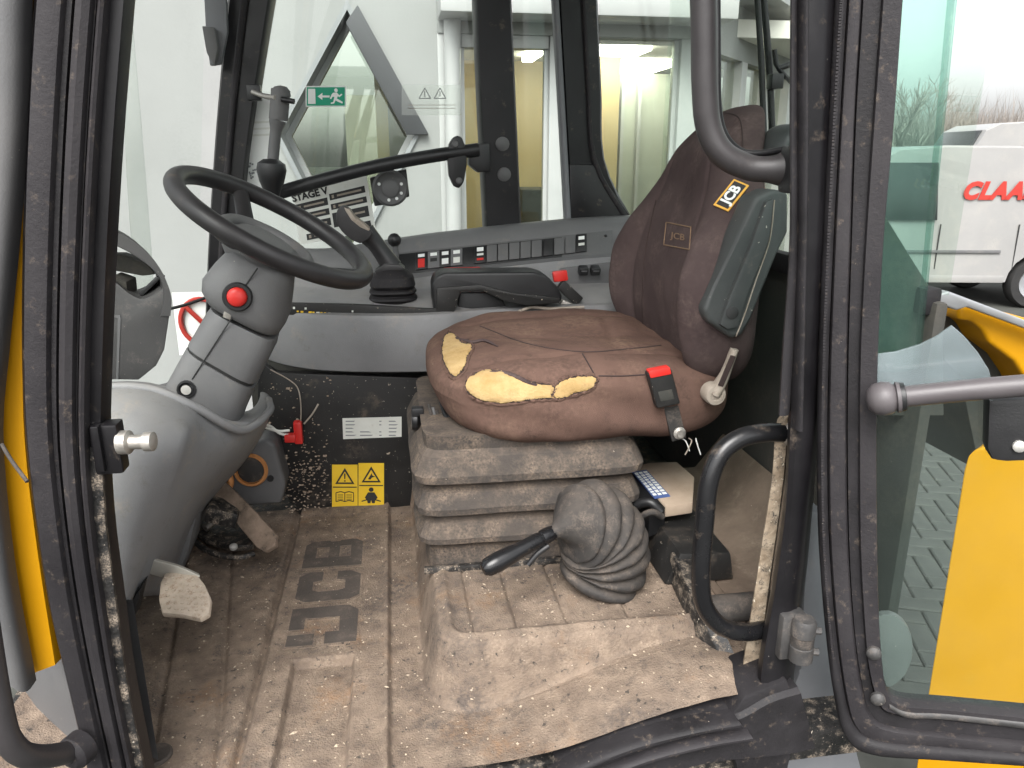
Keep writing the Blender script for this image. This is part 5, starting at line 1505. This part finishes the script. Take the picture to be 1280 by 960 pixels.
# belt buckle
bb = P(828, 484, Y=1.172)
ux = (P(844, 480, Y=1.172) - P(810, 487, Y=1.172)).normalized(); uz = (P(822, 460, Y=1.172) - P(836, 512, Y=1.172)).normalized()
bc = obox('belt_buckle', bb, ux * .0205, (0, .010, 0), uz * .033, M_blkdirty, SEAT, .005, 3)
obox('release_button', bb + uz * .030 + Vector((0, -.003, 0)), ux * .018, (0, .009, 0), uz * .0065, M_red, bc, .002)
obox('buckle_label', bb + Vector((0, -.0095, 0)) - uz * .012, ux * .012, (0, .0012, 0), uz * .009, M_trim, bc, .001)
obox('belt_strap', P(843, 527, Y=1.185), ux * .013 + uz * .001, (0, .004, 0), (P(838, 508, Y=1.185) - P(848, 548, Y=1.185)) * .55, M_boot, SEAT, .002)
lathe('strap_bolt', P(849, 541, Y=1.178), (0, -1, 0), [(.011, 0), (.011, .003), (.0065, .005), (.0065, .009), (0, .009)], M_steel, SEAT, 14)
# frayed cloth hanging below the rear of the cushion
for k in range(3):
    a = 852 + k * 9
    tube('hanging_thread', [P(a, 548, Y=1.2), P(a + U(-6, 6), 552, Y=1.19), P(a + U(-8, 10), 556 + U(0, 14), Y=1.19)], .0011, M_beige if k % 2 else M_label, SEAT, segs=5, n=8)

# ------------------------------------------------------------------ steering column, wheel
WC = P(343, 284, Y=1.40)
WN = Vector((.50, -.10, .86)).normalized()
SW = empty('steering_column', P(270, 520, Y=1.4), 'grey steering column with a black three spoke wheel and red button', 'steering column')
wx_ = Vector((1, 0, -.55)); wx_ = (wx_ - WN * wx_.dot(WN)).normalized(); wy_ = WN.cross(wx_)
RW = .171
wheel = tube('steering_wheel', [WC + (wx_ * math.cos(a) + wy_ * math.sin(a)) * RW for a in [2 * math.pi * k / 72 for k in range(72)]], .0162, M_wheel, SW, segs=18, closed=True)
hub = WC - WN * .045
for a in (0, 125, 235):
    a = math.radians(a)
    d = wx_ * math.cos(a) + wy_ * math.sin(a)
    tube('spoke', [hub + d * .03, hub + d * .08 + WN * .004, WC + d * .145 - WN * .010, WC + d * (RW - .006)], lambda t: .017 - .004 * t, M_wheel, wheel, segs=12, n=12, flat=(1, .55))
tube('inner_ring', [hub + WN * .012 + (wx_ * math.cos(a) + wy_ * math.sin(a)) * .075 for a in [2 * math.pi * k / 40 for k in range(40)]], .013, M_dgrey, wheel, segs=12, closed=True)
lathe('hub', hub, WN, [(.052, -.035), (.066, -.02), (.070, .0), (.066, .012), (.05, .018), (0, .019)], M_dgrey, wheel, 30)
# column head and shafts
def ring_loft(nm, rings, m, par, sm=50, seg=32, e=3.2):
    """rings: (centre, half u vec, half v vec)"""
    v, f = [], []
    for c, a, b in rings:
        for k in range(seg):
            t = 2 * math.pi * k / seg
            cs, sn = math.cos(t), math.sin(t)
            r_ = 1 / ((abs(cs) ** e + abs(sn) ** e) ** (1 / e))
            v.append(c + a * cs * r_ + b * sn * r_)
    for i in range(len(rings) - 1):
        for k in range(seg): f.append((i * seg + k, i * seg + (k + 1) % seg, (i + 1) * seg + (k + 1) % seg, (i + 1) * seg + k))
    f += [tuple(range(seg)), tuple(range((len(rings) - 1) * seg, len(rings) * seg))]
    return mesh(nm, v, f, m, par, sm)
YC = 1.40
def cr_ring(p0, p1, hv, sc=1.0):
    a, b = P(*p0, Y=YC), P(*p1, Y=YC)
    return ((a + b) / 2, (b - a) / 2 * sc, Vector((0, hv, 0)))
head = ring_loft('column_head', [cr_ring((300, 303), (372, 334), .045), cr_ring((292, 306), (368, 340), .062), cr_ring((272, 326), (366, 362), .072), cr_ring((257, 345), (363, 388), .076), cr_ring((256, 358), (357, 404), .074), cr_ring((263, 372), (350, 414), .066), cr_ring((274, 380), (342, 416), .05)], M_mgrey, SW, 60)
lathe('collar', P(326, 312, Y=YC), WN, [(.040, -.02), (.052, -.01), (.056, .012), (.05, .022), (.035, .026)], M_dgrey, SW, 28)
bl_, bn_ = on(head, 297, 371)
if bl_ is None: bl_, bn_ = P(297, 371, Y=1.33), Vector((0, -1, 0))
rb = lathe('button_ring', bl_, bn_, [(.0245, -.012), (.0245, .003), (.0225, .006), (.0175, .006), (.017, .002), (0, .002)], M_blk, SW, 24)
lathe('red_button', bl_, bn_, [(.0162, -.004), (.0162, .009), (.014, .0125), (.008, .0145), (0, .015)], M_red, rb, 24)
# shroud in two halves with a dark parting line
ring_loft('shroud', [cr_ring((268, 380), (347, 420), .060), cr_ring((262, 388), (344, 432), .066), cr_ring((246, 416), (329, 462), .068), cr_ring((241, 424), (324, 472), .068)], M_mgrey, SW, 50, 32, 4.5)
ring_loft('lower_shroud', [cr_ring((240, 428), (322, 477), .066), cr_ring((238, 430), (320, 481), .068), cr_ring((222, 459), (306, 512), .069), cr_ring((208, 484), (296, 540), .067)], M_mgrey, SW, 50, 32, 4.5)
ring_loft('shroud_gap', [cr_ring((243, 421), (326, 468), .062, .95), cr_ring((238, 432), (320, 482), .062, .95)], M_ink, SW, 50, 32, 4.5)
q = P(233, 487, Y=1.33)
lathe('shroud_bolt', q, (0, -1, 0), [(.016, -.01), (.016, .001), (.013, .0015), (.0095, -.002), (.0095, .002), (0, .003)], M_blk, SW, 18)
lathe('bolt_head', q, (0, -1, 0), [(.0085, -.002), (.0085, .0035), (0, .0045)], M_bolt, SW, 14)
tube('shroud_parting', [P(322, 335, Y=1.329), P(306, 358, Y=1.3265)], .0014, M_ink, SW, segs=6)
tube('shroud_parting', [P(290, 397, Y=1.332), P(262, 440, Y=1.331), P(240, 474, Y=1.331)], .0012, M_ink, SW, segs=6)
obox('head_screw', P(285, 392, Y=1.335), (.006, 0, -.003), (0, .004, 0), (.003, 0, .008), M_steel, SW, .002)

# ------------------------------------------------------------------ dashboard cowl round the column
DC = empty('dashboard_cowl', P(200, 740, Y=1.25), 'pale grey moulded cowl at the foot of the steering column', 'cowl')
rows = [
    [(62, 500, 1.60), (60, 500, 1.520), (130, 487, 1.520), (200, 484, 1.500), (260, 506, 1.466), (272, 510.5, 1.500), (310, 524, 1.480), (330, 502, 1.540), (322, 492, 1.600)],
    [(62, 494, 1.60), (60, 494, 1.400), (130, 478, 1.420), (190, 476, 1.430), (247, 502, 1.396), (259, 509, 1.430), (308, 530, 1.400), (336, 506, 1.500), (334, 494, 1.600)],
    [(62, 500, 1.60), (60, 500, 1.280), (130, 484, 1.280), (190, 486, 1.280), (241, 510, 1.276), (253, 517.5, 1.310), (302, 540, 1.330), (337, 518, 1.460), (336, 505, 1.600)],
    [(62, 525, 1.60), (60, 525, 1.200), (130, 506, 1.190), (186, 510, 1.190), (235, 528, 1.206), (247, 536.5, 1.240), (290, 562, 1.300), (326, 545, 1.460), (332, 530, 1.600)],
    [(62, 580, 1.60), (60, 580, 1.160), (130, 560, 1.150), (184, 556, 1.150), (226, 556, 1.176), (238, 564, 1.210), (268, 588, 1.300), (296, 584, 1.460), (306, 575, 1.600)],
    [(62, 640, 1.60), (60, 640, 1.140), (132, 615, 1.130), (182, 608, 1.140), (209, 608, 1.176), (221, 612.25, 1.210), (240, 625, 1.300), (248, 622, 1.440), (262, 620, 1.600)],
    [(62, 700, 1.60), (60, 700, 1.130), (136, 680, 1.120), (170, 674, 1.130), (187, 668, 1.176), (199, 671, 1.210), (214, 680, 1.300), (222, 690, 1.420), (236, 690, 1.600)],
    [(62, 790, 1.60), (60, 790, 1.120), (146, 765, 1.110), (156, 758, 1.120), (163, 745, 1.176), (175, 744.25, 1.210), (196, 742, 1.300), (204, 748, 1.420), (222, 740, 1.600)],
]
v, f = [], []
for r_ in rows:
    for a, b, y in r_: v.append(P(a, b, Y=y))
nc = len(rows[0])
for i in range(len(rows) - 1):
    for j in range(nc - 1): f.append((i * nc + j, i * nc + j + 1, (i + 1) * nc + j + 1, (i + 1) * nc + j))
cowl = mesh('shell', v, f, M_grey, DC, 0, 3)
for p_ in cowl.data.polygons: p_.use_smooth = True
ca = cowl.data.attributes.new('crease_edge', 'FLOAT', 'EDGE')
vkey = {}
for i_, r_ in enumerate(rows):
    for j_, (a, b, y) in enumerate(r_):
        q = P(a, b, Y=y)
        k = min(range(len(cowl.data.vertices)), key=lambda w: (cowl.data.vertices[w].co - q).length_squared)
        vkey[k] = (i_, j_)
for e in cowl.data.edges:
    (i0, j0), (i1, j1) = vkey[e.vertices[0]], vkey[e.vertices[1]]
    if j0 == j1 == 4 and min(i0, i1) >= 3: ca.data[e.index].value = .75
    if i0 == i1 == 2: ca.data[e.index].value = .6
so = cowl.modifiers.new('thick', 'SOLIDIFY'); so.thickness = .006; so.offset = -1
tube('lip', [P(60, 503, Y=1.27), P(130, 485, Y=1.27), P(190, 487, Y=1.27), P(246, 510, Y=1.27), P(302, 538, Y=1.32), P(336, 515, Y=1.45), P(336, 500, Y=1.55)], .0075, M_grey, DC, segs=10, n=60)
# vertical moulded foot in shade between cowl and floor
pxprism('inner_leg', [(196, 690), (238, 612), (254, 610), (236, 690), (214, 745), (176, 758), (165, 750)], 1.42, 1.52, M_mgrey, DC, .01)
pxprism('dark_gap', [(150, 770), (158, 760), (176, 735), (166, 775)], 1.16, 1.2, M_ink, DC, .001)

# ------------------------------------------------------------------ instrument pod
IP = empty('instrument_pod', P(165, 475, Y=1.52), 'dark grey instrument pod with a hooped hood beside the windscreen', 'instrument panel')
pod = [(60, 335), (128, 338), (145, 352), (164, 368), (178, 374), (192, 368), (206, 358), (214, 372), (214, 385), (206, 438), (196, 458), (174, 476), (60, 474)]
prism('body', [P(a, b, Y=1.47) for a, b in pod], (-.045, .11, 0), M_pod, IP, .008)
pxprism('panel_edge', [(129, 394), (150, 394), (151, 398), (148, 474), (145, 474), (147, 398)], 1.4685, 1.472, M_dgrey, IP, .0006)
strip('hood', [(60, 290), (130, 287), (150, 291), (172, 304), (192, 324), (206, 346), (215, 372), (214, 395)], [(60, 306), (130, 304), (152, 311), (173, 323), (192, 338), (202, 352), (204, 372), (200, 395)], M_pod, IP, Y=1.466, dvec=(-.03, .075, 0), prof=FLATP, n=40)
pxprism('cross_panel', [(100, 318), (150, 318), (184, 330), (194, 343), (178, 345), (140, 338), (100, 340)], 1.54, 1.58, M_trim, IP, .003)
pxprism('gauge_block', [(138, 345), (158, 352), (160, 370), (148, 366), (136, 352)], 1.5, 1.56, M_trim, IP, .004)
obox('gauge_stalk', P(190, 356, Y=1.51), (.018, 0, .016), (0, .02, 0), (-.003, 0, .003), M_blk, IP, .002)

# ------------------------------------------------------------------ pedals
BP = empty('brake_pedal', P(232, 768, Y=1.16), 'pale worn pedal plate on a cream arm below the cowl', 'pedal')
strip('arm', [P(174, 694, Y=1.22), P(200, 702, Y=1.20), P(225, 709, Y=1.185), P(250, 720, Y=1.175)], [P(172, 713, Y=1.22), P(198, 721, Y=1.20), P(220, 728, Y=1.185), P(240, 738, Y=1.175)], M_pedarm, BP, dvec=(-.006, .016, -.004), prof=FLATP, n=12)
pl_ = [(206, 716), (220, 714), (245, 716), (256, 730), (264, 748), (262, 766), (250, 773), (228, 768), (202, 766), (198, 748), (200, 728)]
a0, a1, a2 = P(206, 716, Y=1.19), P(256, 722, Y=1.17), P(230, 770, Y=1.10)
nn = (a1 - a0).cross(a2 - a0).normalized()
if nn.y > 0: nn = -nn
prism('plate', [PN(a, b, a0, nn) for a, b in pl_], -nn * .012, M_pedal, BP, .004)
for i in range(6):
    for j in range(6):
        a, b = 207 + i * 8.6 + j * .9, 722 + j * 7.6 + i * .6
        if not inside((a, b), [(q[0] + (232 - q[0]) * .1, q[1] + (742 - q[1]) * .1) for q in pl_]): continue
        lathe('stud', PN(a, b, a0, nn), nn, [(.0032, -.002), (.0028, .0015), (.001, .002)], M_pedal, BP, 6)
AP = empty('accelerator_pedal', P(310, 680, Y=1.5), 'muddy treadle pedal standing on the floor mat', 'pedal')
b_ = [P(262, 606, Y=1.56), P(280, 598, Y=1.56), P(346, 672, Y=1.40), P(338, 690, Y=1.40), P(318, 690, Y=1.40)]
nn2 = (b_[1] - b_[0]).cross(b_[3] - b_[0]).normalized()
if nn2.z < 0: nn2 = -nn2
prism('treadle', [PN(a, b, b_[0], nn2) for a, b in ((258, 604), (276, 597), (290, 610), (320, 640), (346, 668), (344, 682), (330, 690), (320, 684), (300, 660), (280, 634), (262, 616))], -nn2 * .016, M_dirtpedal, AP, .005)
obox('pivot', P(280, 640, Y=1.5), (.03, 0, -.01), (0, .03, 0), (.004, 0, .016), M_blackgrit, AP, .005)
LP = empty('floor_linkage', P(280, 680, Y=1.5), 'black linkage plate with a steel lever on the floor', 'linkage')
pq = P(285, 672, Z=FLOOR + .02)
prism('plate', [P(a, b, Z=FLOOR + .02) for a, b in ((232, 660), (250, 645), (300, 648), (322, 668), (318, 688), (290, 690), (258, 682))], (0, 0, .014), M_blackgrit, LP, .005)
tube('steel_lever', [P(256, 660, Z=FLOOR + .05), P(278, 645, Z=FLOOR + .06)], .009, M_steel, LP, segs=12)
lathe('plate_bolt', P(292, 684, Z=FLOOR + .036), (0, -.3, 1), [(.008, -.002), (.008, .004), (.004, .006), (0, .006)], M_bolt, LP, 10)
tube('loop_handle', [P(232, 668, Z=FLOOR + .03), P(262, 690, Z=FLOOR + .03), P(296, 697, Z=FLOOR + .03), P(318, 692, Z=FLOOR + .03)], .006, M_blackgrit, LP, segs=8, n=14)
VB2 = empty('cable_grommet_box', P(315, 600, Y=1.62), 'grey box with an orange ringed grommet at the front of the floor', 'grommet box')
pxprism('box', [(296, 560), (334, 549), (344, 556), (357, 606), (352, 630), (300, 634), (276, 616), (282, 590)], 1.60, 1.68, M_dgrey, VB2, .010, 3)
vc = P(314, 587, Y=1.599)
lathe('ring', vc, (-.1, -1, .12), [(.034, -.004), (.037, .004), (.034, .010), (.030, .010), (.029, .002), (.026, .002)], M_copper, VB2, 28)
lathe('plug', vc, (-.1, -1, .12), [(.029, -.004), (.028, .004), (.022, .008), (0, .009)], M_boot, VB2, 24)
vc2 = P(278, 600, Y=1.58)
lathe('ring', vc2, (-.6, -1, .12), [(.028, -.004), (.031, .004), (.028, .010), (.024, .010), (.023, .002)], M_copper, VB2, 24)
lathe('box_screw', P(338, 598, Y=1.60), (0, -1, 0), [(.008, -.002), (.007, .003), (0, .003)], M_blk, VB2, 10)

# ------------------------------------------------------------------ gear lever with its bellows boot
zp = FLOOR + PH
GL = empty('gear_lever', P(745, 735, Z=zp), 'black hand lever rising from a dusty grey bellows boot on the plinth', 'lever')
bc0 = P(746, 730, Z=zp); by_ = bc0.y
bcs = [bc0, P(756, 702, Y=by_), P(754, 676, Y=by_ - .003), P(742, 658, Y=by_ - .010), P(718, 654, Y=by_ - .026), P(688, 666, Y=by_ - .045)]
bc2 = bcs[-1]
axis = cr(bcs, 110)
def bootr(t):
    base = .062 + .006 * math.sin(math.pi * min(1, t * 1.2))
    if t > .74: base = .062 - .052 * sstep(.74, 1.0, t) ** .75
    wv = .0085 * (abs(math.sin(t * math.pi * 9.5)) ** .5 * 2 - 1.1) if t < .79 else 0
    return max(base + wv, .008)
bt = tube('boot', axis, bootr, M_boot, GL, segs=36, smooth=50)
for w in bt.data.vertices:
    n_ = noise.noise(w.co * 40)
    w.co += Vector((n_, noise.noise(w.co * 40 + Vector((9, 0, 0))), noise.noise(w.co * 40 + Vector((0, 7, 0))))) * .0025
h0, h1 = P(686, 668, Y=bc2.y), P(610, 709, Y=bc2.y - .035)
hd = (h1 - h0).normalized(); hl = (h1 - h0).length
lathe('handle', h0, hd, [(.010, -.012), (.0125, 0), (.0125, .012), (.0105, .014), (.012, .020), (.0125, hl * .5), (.0145, hl * .62), (.0158, hl * .85), (.0145, hl + .002), (.009, hl + .009), (0, hl + .0105)], M_gloss, GL, 22)
tube('trigger', [P(686, 682, Y=bc2.y - .01), P(672, 692, Y=bc2.y - .012), P(660, 706, Y=bc2.y - .014)], .0048, M_blk, GL, segs=8, n=8)

# ------------------------------------------------------------------ right-hand corner behind the plinth
RF = empty('rear_floor_step', P(900, 690, Y=1.2), 'brown dusty moulded step behind the plinth', 'floor step')
rbox('step', (.522, .97, FLOOR - .02), (XREAR - .002, 1.60, FLOOR + .10), M_brownpl, RF, .012)
prism('slope', [Vector((.56, 1.05, FLOOR + .09)), Vector((XREAR - .003, 1.05, FLOOR + .09)), Vector((XREAR - .003, 1.05, FLOOR + .20)), Vector((.66, 1.05, FLOOR + .12))], (0, .5, 0), M_brownpl, RF, .006)
TN = empty('cable_tunnel', P(850, 700, Y=1.1), 'black cable tunnel between the plinth and the rear step', 'tunnel')
prism('cover', [Vector((.430, 1.10, zp + .002)), Vector((.555, 1.10, zp + .002)), Vector((.545, 1.10, zp + .055)), Vector((.455, 1.10, zp + .060))], (0, .40, 0), M_blkdirty, TN, .006)
strip('edge', [P(838, 690, Y=1.12), P(866, 750, Y=1.0), P(905, 830, Y=.93), P(925, 872, Y=.90)], [P(866, 690, Y=1.12), P(888, 750, Y=1.0), P(920, 820, Y=.93), P(936, 872, Y=.90)], M_blackgrit, TN, dvec=(0, 0, -.05), prof=FLATP, n=16)
tube('hose', [P(770, 650, Y=1.25), P(790, 634, Y=1.22), P(812, 628, Y=1.20), P(826, 640, Y=1.19)], .009, M_blk, TN, segs=12, n=20)
tube('hose', [P(792, 668, Y=1.2), P(800, 648, Y=1.18), P(815, 640, Y=1.17), P(828, 646, Y=1.18)], .006, M_boot, TN, segs=10, n=16)
DB = empty('document_box', P(830, 610, Y=1.3), 'beige board box with a blue printed label beside the seat base', 'box')
zk = P(825, 600, Y=1.32).z
bxp = [P(788, 584, Z=zk), P(812, 578, Z=zk), P(846, 577, Z=zk), P(868, 596, Z=zk), P(866, 628, Z=zk), P(832, 633, Z=zk)]
prism('board', bxp, (0, 0, -.022), M_card, DB, .003)
prism('dark_side', [P(770, 588, Z=zk - .003), P(788, 585, Z=zk - .003), P(832, 634, Z=zk - .003), P(812, 640, Z=zk - .003)], (0, 0, -.05), M_blk, DB, .002)
lq = [P(790, 590, Z=zk + .0015), P(808, 587, Z=zk + .0015), P(838, 620, Z=zk + .0015), P(818, 623, Z=zk + .0015)]
lbq = prism('label', lq, (0, 0, -.0012), M_blue, DB)
def lb2(u, w): return (lq[0] * (1 - u) + lq[1] * u) * (1 - w) + (lq[3] * (1 - u) + lq[2] * u) * w + Vector((0, 0, .0006))
rnd = random.Random(2)
for r_, (u0, u1) in enumerate(((.06, .28), (.36, .58), (.66, .92))):
    w0_ = .06
    while w0_ < .9:
        w1_ = w0_ + rnd.uniform(.04, .09)
        prism('print_mark', [lb2(u0, w0_), lb2(u1, w0_), lb2(u1, w1_), lb2(u0, w1_)], (0, 0, .0004), M_signw, lbq)
        w0_ = w1_ + .03
lathe('mat_roll', P(912, 760, Y=.99), (1, .0, 0), [(.020, -.05), (.022, -.04), (.022, .07), (.02, .08)], M_boot, RF, 14)
